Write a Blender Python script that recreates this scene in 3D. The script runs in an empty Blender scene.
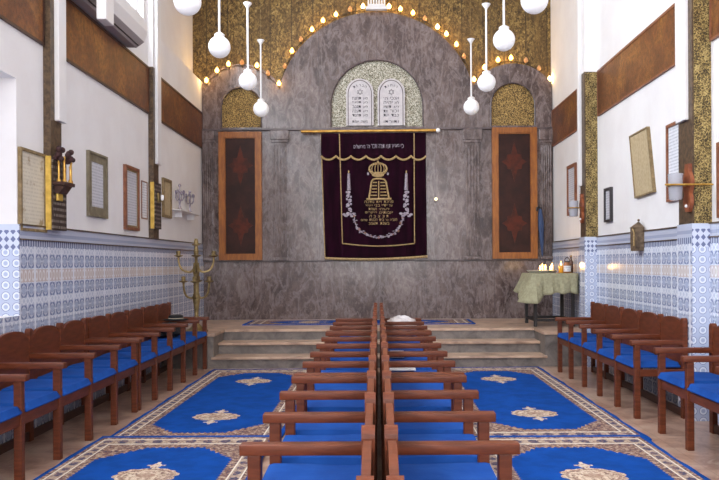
import bpy, bmesh, math, random
from mathutils import Vector, Matrix
random.seed(7)
PI = math.pi
S = bpy.context.scene
COL = S.collection

# ------------------------------------------------------------------ camera
F, CX, CY, H = 771.0, 378.0, 263.0, 1.33
ROLL = math.radians(0.33)
rc, rs = math.cos(ROLL), math.sin(ROLL)
cam = bpy.data.cameras.new('camera'); camo = bpy.data.objects.new('camera', cam); COL.objects.link(camo)
cam.sensor_width = 36.0
cam.lens = F / 719.0 * 36.0
cam.shift_x = -(CX - 359.5) / 719.0
cam.shift_y = (CY - 240.0) / 719.0
cam.clip_end = 100
camo.matrix_world = Matrix.Translation((0, 0, H)) @ Matrix.Rotation(ROLL, 4, 'Y') @ Matrix.Rotation(PI / 2, 4, 'X')
S.camera = camo
S.view_settings.view_transform = 'Standard'
S.view_settings.look = 'None'
S.view_settings.gamma = 1
S.view_settings.use_curve_mapping = False
S.view_settings.exposure = -0.1

XW = 2.78      # side walls
YB = 12.2      # marble facing
ZS = 0.443     # stage height


def ray(px, py):
    u, v = px - CX, CY - py
    return (u * rc + v * rs, F, -u * rs + v * rc)


def at(px, py, y):
    r = ray(px, py); t = y / F
    return Vector((r[0] * t, y, H + r[2] * t))


def onwall(px, py, side, X=XW):
    r = ray(px, py); t = side * X / r[0]
    return (F * t, H + r[2] * t)


# ------------------------------------------------------------------ mesh builder
class MB:
    def __init__(self):
        self.bm = bmesh.new()

    def box(self, x0, x1, y0, y1, z0, z1, bev=0.0, seg=2):
        r = bmesh.ops.create_cube(self.bm, size=1.0)
        vs = r['verts']
        for v in vs:
            v.co = Vector((x0 + (v.co.x + .5) * (x1 - x0), y0 + (v.co.y + .5) * (y1 - y0), z0 + (v.co.z + .5) * (z1 - z0)))
        if bev > 0:
            es = list({e for v in vs for e in v.link_edges})
            bmesh.ops.bevel(self.bm, geom=es, offset=bev, segments=seg, profile=0.5, affect='EDGES')
        return self

    def grid(self, fn, nu, nv, closed_u=False):
        rows = []
        for j in range(nv + 1):
            rows.append([self.bm.verts.new(fn(i / nu, j / nv)) for i in range(nu if closed_u else nu + 1)])
        for j in range(nv):
            n = len(rows[j])
            for i in range(n if closed_u else n - 1):
                k = (i + 1) % n
                try:
                    self.bm.faces.new((rows[j][i], rows[j][k], rows[j + 1][k], rows[j + 1][i]))
                except ValueError:
                    pass
        return rows

    def lathe(self, prof, c, seg=16, axis='Z'):
        rows = []
        for (r, h) in prof:
            row = []
            for i in range(seg):
                a = 2 * PI * i / seg
                p = (r * math.cos(a), r * math.sin(a), h)
                if axis == 'X': p = (p[2], p[0], p[1])
                if axis == 'Y': p = (p[0], p[2], p[1])
                row.append(self.bm.verts.new(Vector(c) + Vector(p)))
            rows.append(row)
        for j in range(len(rows) - 1):
            for i in range(seg):
                k = (i + 1) % seg
                self.bm.faces.new((rows[j][i], rows[j][k], rows[j + 1][k], rows[j + 1][i]))
        for row in (rows[0], rows[-1]):
            try: self.bm.faces.new(row)
            except ValueError: pass
        return self

    def ball(self, c, r, sx=1, sy=1, sz=1, u=16, v=10):
        m = Matrix.Translation(c) @ Matrix.Diagonal((r * sx, r * sy, r * sz, 1))
        bmesh.ops.create_uvsphere(self.bm, u_segments=u, v_segments=v, radius=1.0, matrix=m)
        return self

    def tube(self, pts, r, seg=8, closed=False):
        pts = [Vector(p) for p in pts]
        n = len(pts)
        rows = []
        up = None
        for i, p in enumerate(pts):
            if closed:
                d = pts[(i + 1) % n] - pts[i - 1]
            else:
                d = pts[min(i + 1, n - 1)] - pts[max(i - 1, 0)]
            d.normalize()
            if up is None:
                up = Vector((0, 0, 1)) if abs(d.z) < .9 else Vector((1, 0, 0))
            a = d.cross(up)
            if a.length < 1e-4: a = d.orthogonal()
            a.normalize(); b = a.cross(d); b.normalize(); up = b
            rr = r[i] if isinstance(r, (list, tuple)) else r
            rows.append([self.bm.verts.new(p + (a * math.cos(2 * PI * k / seg) + b * math.sin(2 * PI * k / seg)) * rr) for k in range(seg)])
        m = n if closed else n - 1
        for i in range(m):
            A, B = rows[i], rows[(i + 1) % n]
            for k in range(seg):
                l = (k + 1) % seg
                self.bm.faces.new((A[k], A[l], B[l], B[k]))
        if not closed:
            for row in (rows[0], rows[-1]):
                try: self.bm.faces.new(row)
                except ValueError: pass
        return self

    def plate(self, outer, holes, d0, d1, fm):
        """flat plate with holes; 2-D loops (a,b); fm(a,b,depth) -> point"""
        for d in (d0, d1):
            es = []
            for lp in [outer] + list(holes):
                vs = [self.bm.verts.new(fm(a, b, d)) for a, b in lp]
                es += [self.bm.edges.new((vs[i], vs[(i + 1) % len(vs)])) for i in range(len(vs))]
            if not holes:
                try:
                    f = bmesh.ops.contextual_create(self.bm, geom=es)['faces']
                    bmesh.ops.triangulate(self.bm, faces=f)
                except Exception:
                    bmesh.ops.triangle_fill(self.bm, use_beauty=True, use_dissolve=False, edges=es)
            else:
                bmesh.ops.triangle_fill(self.bm, use_beauty=True, use_dissolve=False, edges=es)
        for lp in [outer] + list(holes):
            A = [self.bm.verts.new(fm(a, b, d0)) for a, b in lp]
            B = [self.bm.verts.new(fm(a, b, d1)) for a, b in lp]
            n = len(lp)
            for i in range(n):
                k = (i + 1) % n
                self.bm.faces.new((A[i], A[k], B[k], B[i]))
        return self

    def build(self, name, mat, parent=None, smooth=False, local=False):
        bm = self.bm
        bmesh.ops.remove_doubles(bm, verts=bm.verts, dist=1e-5)
        bmesh.ops.recalc_face_normals(bm, faces=bm.faces)
        me = bpy.data.meshes.new(name)
        off = Vector((0, 0, 0))
        if parent is not None:
            if not local:
                p = parent
                while p is not None:
                    off += p.location; p = p.parent
        else:
            xs = [v.co for v in bm.verts]
            lo = Vector((min(v.x for v in xs), min(v.y for v in xs), min(v.z for v in xs)))
            hi = Vector((max(v.x for v in xs), max(v.y for v in xs), max(v.z for v in xs)))
            off = Vector(((lo.x + hi.x) / 2, (lo.y + hi.y) / 2, lo.z))
        if off.length > 0:
            for v in bm.verts: v.co -= off
        if smooth:
            for f in bm.faces: f.smooth = True
        bm.to_mesh(me); bm.free()
        me.materials.append(mat)
        o = bpy.data.objects.new(name, me); COL.objects.link(o)
        if parent is not None: o.parent = parent
        else: o.location = off
        if smooth:
            try:
                me.set_sharp_from_angle(angle=math.radians(40))
            except Exception:
                pass
        return o


def thing(name, label, cat, loc=(0, 0, 0), group=None):
    o = bpy.data.objects.new(name, None); COL.objects.link(o)
    o.empty_display_size = .1
    o.location = loc
    return tag(o, label, cat, group)


def tag(o, label, cat, group=None, kind=None):
    o['label'] = label; o['category'] = cat
    if group: o['group'] = group
    if kind: o['kind'] = kind
    return o


def struct(o):
    o['kind'] = 'structure'; return o


# ------------------------------------------------------------------ material DSL
class V:
    def __init__(s, nt, sock): s.nt = nt; s.s = sock
    def _m(s, op, *a):
        n = s.nt.nodes.new('ShaderNodeMath'); n.operation = op
        for i, x in enumerate((s,) + a):
            if isinstance(x, V): s.nt.links.new(x.s, n.inputs[i])
            else: n.inputs[i].default_value = x
        return V(s.nt, n.outputs[0])
    def __add__(s, o): return s._m('ADD', o)
    __radd__ = __add__
    def __mul__(s, o): return s._m('MULTIPLY', o)
    __rmul__ = __mul__
    def __sub__(s, o): return s._m('SUBTRACT', o)
    def __rsub__(s, o): return (s * -1.0) + o
    def __truediv__(s, o): return s._m('DIVIDE', o)
    def abs(s): return s._m('ABSOLUTE')
    def sin(s): return s._m('SINE')
    def floor(s): return s._m('FLOOR')
    def fract(s): return s._m('FRACT')
    def lt(s, o): return s._m('LESS_THAN', o)
    def gt(s, o): return s._m('GREATER_THAN', o)
    def mx(s, o): return s._m('MAXIMUM', o)
    def mn(s, o): return s._m('MINIMUM', o)
    def sqrt(s): return s._m('SQRT')
    def pw(s, o): return s._m('POWER', o)
    def pingpong(s, o): return s._m('PINGPONG', o)
    def clamp(s):
        n = s.nt.nodes.new('ShaderNodeClamp'); s.nt.links.new(s.s, n.inputs[0]); return V(s.nt, n.outputs[0])
    def ss(s, a, b):
        n = s.nt.nodes.new('ShaderNodeMapRange'); n.interpolation_type = 'SMOOTHSTEP'
        s.nt.links.new(s.s, n.inputs[0]); n.inputs[1].default_value = a; n.inputs[2].default_value = b
        return V(s.nt, n.outputs[0])


def hexlin(c):
    f = lambda x: (x / 255 / 12.92) if x <= 10 else ((x / 255 + .055) / 1.055) ** 2.4
    return (f(c[0]), f(c[1]), f(c[2]), 1)


class Mat:
    def __init__(s, name, color=(200, 200, 200), rough=.6, metal=0, **kw):
        s.m = bpy.data.materials.new(name); s.m.use_nodes = True
        s.nt = s.m.node_tree; s.b = s.nt.nodes['Principled BSDF']
        s.set('Base Color', hexlin(color)); s.set('Roughness', rough); s.set('Metallic', metal)
        for k, v in kw.items(): s.set(k.replace('_', ' '), v)
    def set(s, k, v):
        i = s.b.inputs[k]
        if isinstance(v, V): s.nt.links.new(v.s, i)
        else: i.default_value = v
    def pos(s, kind='Object'):
        if kind == 'World':
            n = s.nt.nodes.new('ShaderNodeNewGeometry'); o = n.outputs['Position']
        else:
            n = s.nt.nodes.new('ShaderNodeTexCoord'); o = n.outputs[kind]
        return V(s.nt, o)
    def xyz(s, p):
        n = s.nt.nodes.new('ShaderNodeSeparateXYZ'); s.nt.links.new(p.s, n.inputs[0])
        return [V(s.nt, n.outputs[i]) for i in range(3)]
    def comb(s, x, y, z):
        n = s.nt.nodes.new('ShaderNodeCombineXYZ')
        for i, a in enumerate((x, y, z)):
            if isinstance(a, V): s.nt.links.new(a.s, n.inputs[i])
            else: n.inputs[i].default_value = a
        return V(s.nt, n.outputs[0])
    def noise(s, p, scale=5, detail=4, rough=.6, dist=0, stretch=None):
        if stretch:
            mp = s.nt.nodes.new('ShaderNodeMapping'); mp.inputs['Scale'].default_value = stretch
            s.nt.links.new(p.s, mp.inputs[0]); p = V(s.nt, mp.outputs[0])
        n = s.nt.nodes.new('ShaderNodeTexNoise'); s.nt.links.new(p.s, n.inputs['Vector'])
        n.inputs['Scale'].default_value = scale; n.inputs['Detail'].default_value = detail
        n.inputs['Roughness'].default_value = rough; n.inputs['Distortion'].default_value = dist
        return V(s.nt, n.outputs[0])
    def voro(s, p, scale=5, feature='F1', out=0):
        n = s.nt.nodes.new('ShaderNodeTexVoronoi'); n.feature = feature; s.nt.links.new(p.s, n.inputs['Vector'])
        n.inputs['Scale'].default_value = scale
        return V(s.nt, n.outputs[out])
    def mix(s, f, a, b):
        n = s.nt.nodes.new('ShaderNodeMix'); n.data_type = 'RGBA'
        for i, x in ((0, f), (6, a), (7, b)):
            if isinstance(x, V): s.nt.links.new(x.s, n.inputs[i])
            elif isinstance(x, tuple): n.inputs[i].default_value = hexlin(x)
            else: n.inputs[i].default_value = x
        return V(s.nt, n.outputs[2])
    def ramp(s, f, stops):
        n = s.nt.nodes.new('ShaderNodeValToRGB'); s.nt.links.new(f.s, n.inputs[0])
        el = n.color_ramp.elements
        while len(el) < len(stops): el.new(.5)
        for e, (p, c) in zip(el, stops): e.position = p; e.color = hexlin(c)
        return V(s.nt, n.outputs[0])
    def bump(s, h, strength=.3, dist=.01):
        n = s.nt.nodes.new('ShaderNodeBump'); n.inputs['Strength'].default_value = strength
        n.inputs['Distance'].default_value = dist
        s.nt.links.new(h.s, n.inputs['Height']); s.nt.links.new(n.outputs[0], s.b.inputs['Normal'])


def simple(name, color, rough=.6, metal=0, **kw):
    return Mat(name, color, rough, metal, **kw).m


def noisy(name, c1, c2, scale=8, rough=.6, metal=0, stretch=None, bump=0, lo=.35, hi=.65, detail=5, kind='Object', **kw):
    m = Mat(name, c1, rough, metal, **kw)
    n = m.noise(m.pos(kind), scale, detail, stretch=stretch)
    m.set('Base Color', m.mix(n.ss(lo, hi), c1, c2))
    if bump: m.bump(n, bump)
    return m.m


def emis(name, color, strength, base=(255, 240, 210)):
    m = Mat(name, base, .4)
    m.set('Emission Color', hexlin(color)); m.set('Emission Strength', strength)
    return m.m


MT = {}
MT['plaster'] = noisy('white_plaster', (232, 229, 228), (227, 223, 222), 2.2, .85, kind='World')
MT['ceiling'] = simple('ceiling_paint', (225, 222, 218), .9)
MT['white'] = simple('white_enamel', (228, 226, 226), .4)
MT['wood'] = noisy('bench_wood', (108, 54, 31), (86, 41, 22), 6, .45, stretch=(1, 1, 6), bump=.03, Specular_IOR_Level=.3)
MT['dkwood'] = noisy('dark_wood', (66, 34, 24), (52, 26, 18), 8, .45, stretch=(1, 1, 5))
MT['framewood'] = noisy('orange_wood', (164, 98, 30), (136, 76, 22), 7, .45, stretch=(6, 1, 1))
MT['brass'] = noisy('brass', (156, 136, 92), (116, 98, 62), 12, .4, .6)
MT['goldtrim'] = noisy('gold_braid', (196, 168, 118), (150, 122, 78), 60, .65, .05)
MT['rod'] = noisy('polished_brass', (214, 170, 84), (180, 132, 56), 10, .3, .6)
MT['silver'] = noisy('silver_thread', (178, 168, 176), (120, 108, 124), 45, .55, .1)
MT['blackmetal'] = simple('dark_metal', (40, 36, 36), .5, .2)
MT['iron'] = noisy('weathered_metal', (128, 108, 84), (86, 70, 54), 20, .55, .3)
MT['glass'] = Mat('clear_glass', (235, 240, 245), .05, 0, Transmission_Weight=.85, IOR=1.2).m
MT['milk'] = emis('opal_glass', (255, 252, 248), .22, (232, 232, 235))  # faint glow added to brighten the unlit globes; finial and knob share it
MT['lampglass'] = MT['milk']

# floor: beige stone tiles
m = Mat('beige_stone_floor', (190, 165, 145), .3)
p = m.pos('World'); x, y, z = m.xyz(p)
n1 = m.noise(p, 3.2, 8, .65, .6); n2 = m.noise(p, 11, 5, .6)
c = m.ramp(n1, [(.3, (196, 172, 152)), (.47, (186, 152, 132)), (.6, (148, 112, 94)), (.75, (204, 186, 168))])
c = m.mix(n2.ss(.55, .7) * .35, c, (140, 104, 88))
gx = (x / .42).fract(); gy = (y / .42).fract()
g = (gx - .5).abs().mx((gy - .5).abs()).gt(.493)
c = m.mix(g * .55, c, (120, 96, 84))
m.set('Base Color', c); MT['floor'] = m.m

m = Mat('cream_stone_tread', (205, 190, 172), .35)
p = m.pos('World'); n1 = m.noise(p, 4, 7, .6, .5)
m.set('Base Color', m.ramp(n1, [(.3, (206, 178, 154)), (.5, (188, 158, 136)), (.68, (146, 120, 104))])); MT['tread'] = m.m
m = Mat('grey_stone_riser', (120, 112, 106), .4)
p = m.pos('World'); n1 = m.noise(p, 5, 7, .65, .8)
m.set('Base Color', m.ramp(n1, [(.3, (84, 78, 74)), (.48, (112, 104, 99)), (.7, (142, 132, 124))])); MT['riser'] = m.m


def marble(name, slab):
    m = Mat(name, (118, 104, 104), .2)
    p = m.pos('World'); x, y, z = m.xyz(p)
    k = (x / slab).floor()
    xm = x.abs()
    q = m.comb(xm + (k * 0.0), k * 1.7, z)
    q2 = m.comb(x, y, z * .55)
    a = m.noise(q2, 3.4, 10, .76, .35)
    b = m.noise(q2, 20, 6, .75, .2)
    v = m.noise(m.comb(x * 1.3, y, z * .5), 4.5, 8, .62, .8)
    vein = 1.0 - ((v - .5).abs() * 16.0).mn(1.0)
    c = m.ramp(a, [(.30, (44, 35, 34)), (.43, (80, 65, 62)), (.56, (106, 90, 86)), (.72, (138, 122, 118))])
    c = m.mix(b.ss(.5, .72) * .6, c, (156, 142, 139))
    c = m.mix(m.noise(p, 12, 6, .75).ss(.5, .68) * .65, c, (62, 50, 52))
    c = m.mix(vein * .3, c, (170, 156, 154))
    seam = ((x / slab).fract() - .5).abs().gt(.494)
    c = m.mix(seam * .5, c, (72, 62, 64))
    m.set('Base Color', c)
    return m


MT['marble'] = marble('purple_grey_marble', .92).m
m = marble('stained_marble', .92)
MT['marbledk'] = noisy('marble_moulding', (96, 82, 82), (66, 56, 58), 9, .35, kind='World')  # darkened so the upper ledge carries its shadow line in the colour

# gilded plaster wall
m = Mat('gilded_relief', (130, 95, 45), .42, .35)
p = m.pos('World'); x, y, z = m.xyz(p)
k = (x / .34).floor()
q = m.comb(x, k * 3.1, z * .6)
a = m.noise(q, 2.4, 4, .6, .3); b = m.noise(m.comb(x, y, z * .7), 30, 3, .7, .8)
st = m.noise(m.comb(x * 5, 0, z * .3), 3, 4, .6)
c = m.ramp(b, [(.36, (56, 42, 20)), (.48, (108, 86, 44)), (.58, (150, 122, 68)), (.7, (192, 166, 106))])
c = m.mix(a.ss(.4, .65) * .6, c, (84, 62, 32))
stripn = m.noise(m.comb(k * 7.3, k * 2.1, k), 1.0, 1, .5)
c = m.mix(stripn.ss(.35, .65) * .3, c, (60, 44, 24))
c = m.mix(st.ss(.5, .7) * .3, c, (156, 126, 72))
c = m.mix((((x / .34).fract() - .5).abs()).gt(.47) * .6, c, (48, 36, 18))
m.set('Base Color', c); m.bump(b, .5, .02); MT['giltwall'] = m.m


def filigree(name, dark, mid, light, scale=26, metal=.4):
    m = Mat(name, mid, .38, metal)
    p = m.pos('World'); x, y, z = m.xyz(p)
    d = m.noise(p, scale * .9, 3, .6, 2.5)
    e = m.voro(p, scale * 1.3, 'DISTANCE_TO_EDGE', 0)
    f = (d - .5) * 1.1 + .5 - e.ss(0.0, .14) * .22 + .1
    c = m.ramp(f, [(.34, dark), (.48, mid), (.6, light)])
    m.set('Base Color', c); m.bump(f, .5, .02)
    return m.m


MT['filigold'] = filigree('gold_filigree', (70, 54, 28), (146, 116, 62), (198, 168, 104))
MT['filisilver'] = filigree('silver_filigree', (96, 92, 70), (176, 170, 148), (224, 220, 206), 30, .2)

# ornamental gilt strip on pilaster near faces
m = Mat('gilt_scroll_strip', (150, 120, 50), .4, .4)
p = m.pos('World'); x, y, z = m.xyz(p)
r = ((x * 12.0).fract() - .5)
w = ((x * 42.0).sin() * (z * 21.0).sin()); d = m.noise(p, 30, 3, .6, 3)
f = w * .06 + d + (m.voro(p, 40, 'DISTANCE_TO_EDGE', 0).ss(0.0, .12) * -.16 + .08)
m.set('Base Color', m.ramp(f, [(.36, (62, 50, 28)), (.48, (132, 110, 60)), (.62, (196, 172, 112))])); m.bump(f, .6, .02)
MT['giltstrip'] = m.m
MT['bronze'] = noisy('bronze_brown', (104, 84, 62), (70, 54, 42), 24, .45, .25, bump=.2, kind='World')

m = Mat('copper_leather', (128, 72, 36), .42, .25)
p = m.pos('World'); a = m.noise(p, 3, 5, .6, .5); b = m.noise(p, 22, 6, .8)
c = m.ramp(a, [(.3, (92, 50, 30)), (.5, (122, 70, 36)), (.7, (156, 104, 50))])
c = m.mix(b.ss(.42, .62) * .75, c, (70, 40, 26))
m.set('Base Color', c); m.bump(b, .3, .01); MT['copper'] = m.m

# tiles
def tiles(name, axis, pitch):
    m = Mat(name, (214, 220, 232), .16)
    p = m.pos('World'); x, y, z = m.xyz(p)
    u = (x if axis == 'x' else y) / pitch
    v = z / pitch
    fu = u.fract() - .5; fv = v.fract() - .5
    fu2 = (u + .5).fract() - .5; fv2 = (v + .5).fract() - .5
    ra = (fu * fu + fv * fv).sqrt(); rb = (fu2 * fu2 + fv2 * fv2).sqrt()
    ring1 = (ra - .3).abs().lt(.085)
    ring2 = (rb - .2).abs().lt(.07)
    dot = ra.lt(.1)
    dia = ((fu.abs() + fv.abs()) - .5).abs().lt(.06)
    grout = (fu.abs().mx(fv.abs())).gt(.485)
    pat = ring1.mx(ring2).mx(dia).mx(dot)
    nz = m.noise(p, 30, 3, .6)
    return m, x, y, z, u, v, fu, fv, ra, rb, ring1, ring2, dot, dia, grout, nz


# side wall dado: period .262 along the wall with horizontal bands
m = Mat('blue_white_wall_tiles', (214, 220, 232), .16)
p = m.pos('World'); x, y, z = m.xyz(p)
U = (y - 6.727) / .262
fu = U.fract() - .5                       # -0.5..0.5, white seam at +-0.5
zz = (z - 1.245).abs()                    # symmetric about the peach band
P = .131
a = fu * 2.0
col = (216, 220, 231); blue = (146, 160, 194); dk = (112, 124, 158)
sv = (zz / .0655)
la = ((fu * 4.0 + .5).fract() - .5).abs(); lb = ((z / .0655 + .5).fract() - .5).abs()
tu = (fu * 2.0).fract() - .5
zr = (zz - .115) / .125
zr2 = (zz - .285) / .125
def petal(tv):
    r = (tu * tu + tv * tv).sqrt()
    pet = ((tu * tv).abs()).gt(.022) * r.lt(.47)
    rim = (r - .30).abs().lt(.05)
    return pet, rim
p1, r1_ = petal(zr); p2, r2_ = petal(zr2)
mot1 = zr.abs().lt(.5); mot2 = zr2.abs().lt(.5)
pet = (p1 * mot1).mx(p2 * mot2); rim = (r1_ * mot1).mx(r2_ * mot2)
xl = (((fu * 4.0).fract() - .5).abs() + ((z / .0655).fract() - .5).abs() - .5).abs()
base = m.mix(xl.lt(.14), (196, 204, 222), (228, 232, 241))
lo_ = z.lt(.88)
zl_ = ((z / .131).fract() - .5)
p3, r3_ = petal(zl_)
pet = pet.mx(p3 * lo_); rim = rim.mx(r3_ * lo_)
blob = tu.abs().mx(zr.abs().mn(zr2.abs()) * .95).lt(.42) * (mot1 + mot2).mn(1.0)
blob = blob.mx(tu.abs().mx(zl_.abs()).lt(.42) * lo_)
c = m.mix(blob, base, (172, 182, 208))
c = m.mix(pet * .85, c, (112, 124, 160))
c = m.mix(rim * .6, c, (214, 220, 234))
pb = zz.lt(.05)
ou = (fu * 4.0).fract() - .5; ov = (z - 1.245) / .1
orr = ((ou * 1.25) * (ou * 1.25) + ov * ov).sqrt()
c = m.mix(pb, c, m.mix((orr - .36).abs().lt(.09), (204, 190, 184), (232, 230, 232)))
seam = fu.abs().gt(.44)
c = m.mix(seam * .9, c, (230, 234, 243))
top = z.gt(1.478) * z.lt(1.53)
tb = ((fu * 6.0).fract() - .5).abs().lt(.3)
c = m.mix(top, c, m.mix(tb, (190, 198, 216), (112, 120, 150)))
c = m.mix(z.gt(1.53), c, m.mix(((z - 1.575) / .03).abs().lt(.5), (188, 194, 212), (160, 168, 192)))
grime = m.noise(p, 2, 4, .6).ss(.4, .7)
c = m.mix(grime * .12, c, (178, 168, 166))
m.set('Base Color', c); MT['tile'] = m.m

# ring tiles on faces seen square-on (pilaster fronts and niche jambs)
m = Mat('blue_ring_tiles', (224, 230, 240), .16)
p = m.pos('World'); x, y, z = m.xyz(p)
Pq = .084
fx = ((x.abs() - XW) / (Pq * 2)).fract() - .5
fz = (z / (Pq * 2)).fract() - .5
fx2 = ((x.abs() - XW) / (Pq * 2) + .5).fract() - .5
fz2 = (z / (Pq * 2) + .5).fract() - .5
r1 = (fx * fx + fz * fz).sqrt(); r2 = (fx2 * fx2 + fz2 * fz2).sqrt()
r3 = (fx * fx + fz2 * fz2).sqrt(); r4 = (fx2 * fx2 + fz * fz).sqrt()
rmin = r1.mn(r2).mn(r3).mn(r4)
c = m.mix(rmin.lt(.205), (186, 196, 220), (120, 132, 174))
c = m.mix(rmin.lt(.18), c, (226, 231, 242))
c = m.mix(rmin.lt(.10), c, (176, 188, 216))
top = z.gt(1.45) * z.lt(1.60)
tb = ((((x.abs() - XW) / .05).fract() - .5).abs() + ((z / .06).fract() - .5).abs()).lt(.42)
c = m.mix(top, c, m.mix(tb, (206, 213, 230), (110, 118, 156)))
c = m.mix(z.gt(1.60), c, (200, 208, 226))
m.set('Base Color', c); MT['ringtile'] = m.m

# carpet
def carpet(name, hw, hl, bw, be, meds, fieldc=(16, 74, 158)):
    m = Mat(name, fieldc, .95)
    m.set('Specular IOR Level', .1)
    p = m.pos('Object'); x, y, z = m.xyz(p)
    ax, ay = x.abs(), y.abs()
    tx = (hw - ax) / bw; ty = (hl - ay) / be
    t = tx.mn(ty)
    n = m.noise(p, 34, 3, .75); vn = m.voro(p, 24, 'F1', 0); vc = m.voro(p, 30, 'F1', 1)
    mott = m.ramp(n, [(.36, (66, 64, 88)), (.45, (118, 86, 78)), (.54, (154, 126, 110)), (.66, (198, 178, 156))])
    # along-border coordinate
    s = m.mix(tx.lt(ty), m.comb(x, x, x), m.comb(y, y, y))
    sx = m.xyz(s)[0]
    blk = ((sx / .125).fract() - .5).abs()
    flower = ((blk * 3.0) * (blk * 3.0) + ((t - .52) * 7.5) * ((t - .52) * 7.5) + (n - .5) * 2.5).lt(.9)
    main = m.mix(flower, m.mix(n.ss(.38, .6), (142, 116, 104), (190, 170, 150)), m.mix(n.ss(.4, .6), (60, 66, 96), (130, 104, 102)))
    zig = ((sx / .045).fract() - .5).abs() * .16
    field = m.mix(m.noise(p, 5, 4, .6).ss(.3, .7), fieldc, tuple(int(q * .86) for q in fieldc))
    c = mott
    c = m.mix(t.gt(.3) * t.lt(.35), c, (222, 212, 196))
    c = m.mix(t.gt(.35) * t.lt(.69), c, main)
    c = m.mix(t.gt(.69) * t.lt(.74), c, (222, 212, 196))
    cut = (tx - 1.0) * (bw / .24) + (ty - 1.0) * (be / .30)
    inf = (t - zig).gt(.96) * (cut - zig * 2).gt(1.0)
    c = m.mix(inf, c, field)
    c = m.mix(t.lt(.16), c, field)
    for my in meds:
        dy = y - my
        e = ((x / .20) * (x / .20) + (dy / .165) * (dy / .165)).sqrt()
        lob = e + ((dy * 60.0).sin() * (x * 60.0).sin()) * .07
        n2 = m.noise(p, 48, 3, .7)
        mid = m.ramp(n2, [(.38, (112, 84, 80)), (.47, (184, 158, 136)), (.58, (212, 194, 172))])
        mid = m.mix(((e - .8).abs()).lt(.05) * .6, mid, (128, 96, 88))
        mid = m.mix(e.lt(.3) * .6, mid, (150, 116, 100))
        c = m.mix(lob.lt(1.0), c, mid)
        pd = ((x / .035) * (x / .035)) + (((dy.abs() - .225) / .06) * ((dy.abs() - .225) / .06))
        st = x.abs().lt(.011) * dy.abs().lt(.32)
        arm = (dy.abs() - .235).abs().lt(.014) * x.abs().lt(.06)
        c = m.mix((pd.lt(1.0)).mx(st).mx(arm) * (e.gt(.95)), c, m.mix(n.ss(.42, .5), (150, 118, 108), (206, 190, 172)))
    m.set('Base Color', c)
    m.bump(m.noise(p, 160, 2, .5), .25, .004)
    return m.m


MT['rug'] = carpet('blue_medallion_rug', .665, 2.0, .205, .36, (-1.0, 1.0))
MT['nearrug'] = carpet('blue_medallion_rug', .665, 2.0, .205, .38, (-.9, .9))
MT['stagerug'] = carpet('blue_runner_rug', .42, 1.68, .12, .34, (-.75, .75))

# cushion
m = Mat('blue_fabric', (24, 82, 176), .8)
p = m.pos('Object'); n = m.noise(p, 5, 3, .5)
m.set('Base Color', m.mix(n.ss(.3, .7), (30, 80, 160), (24, 68, 142)))
m.set('Specular IOR Level', .12); m.bump(m.noise(p, 9, 3, .5), .3, .02); MT['cushion'] = m.m

m = Mat('aubergine_velvet', (44, 8, 34), .8)
p = m.pos('World'); n = m.noise(p, 4, 4, .5, stretch=(3, 1, .5))
m.set('Base Color', m.mix(n.ss(.35, .65), (36, 5, 23), (23, 2, 14)))
m.set('Specular IOR Level', .08); MT['velvet'] = m.m

MT['stone'] = noisy('pale_stone', (206, 200, 200), (192, 186, 188), 14, .6, kind='World')
MT['ink'] = simple('dark_lettering', (70, 66, 70), .7)
MT['cord'] = simple('green_wire', (54, 44, 26), .6)


def paper(name, bg, ink, dens=.5, line=.022, blotch=None):
    m = Mat(name, bg, .5)
    p = m.pos('Object'); x, y, z = m.xyz(p)
    ln = ((z / line).fract() - .5).abs().lt(.22)
    w = m.noise(m.comb(0, y, (z / line).floor() * 3.3), 40, 3, .7).gt(.47)
    c = m.mix(m.noise(p, 6, 3).ss(.35, .7) * .5, bg, tuple(int(q * .9) for q in bg))
    c = m.mix(ln * w * dens, c, ink)
    if blotch:
        c = m.mix(m.noise(p, 9, 4).ss(.58, .66) * .7, c, blotch)
    m.set('Base Color', c)
    return m.m


MT['paper_old'] = paper('aged_parchment', (214, 206, 188), (160, 150, 132), .3, .03, (140, 110, 60))
MT['paper_grey'] = paper('grey_document', (206, 206, 212), (140, 140, 152), .5, .03)
MT['paper_white'] = paper('white_document', (226, 227, 232), (140, 142, 156), .5, .03)
MT['paper_tan'] = noisy('tan_panel', (190, 172, 138), (174, 154, 120), 30, .6)
MT['mat_olive'] = noisy('olive_mount', (130, 120, 98), (112, 102, 82), 12, .6)
MT['frame_gold'] = noisy('worn_gilt_frame', (150, 128, 90), (118, 98, 66), 22, .5, .1)
MT['frame_red'] = noisy('reddish_frame', (140, 88, 60), (116, 68, 46), 12, .45)
MT['frame_black'] = simple('black_frame', (48, 44, 46), .4)

# ------------------------------------------------------------------ room shell
Y0, Y1 = -5.0, YB + .12
ZC = 6.3
YZ = lambda side: (lambda a, b, d: Vector((side * (XW + d), a, b)))
XZ = lambda y: (lambda a, b, d: Vector((a, y + d, b)))


def rect(a0, a1, b0, b1): return [(a0, b0), (a1, b0), (a1, b1), (a0, b1)]


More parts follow.
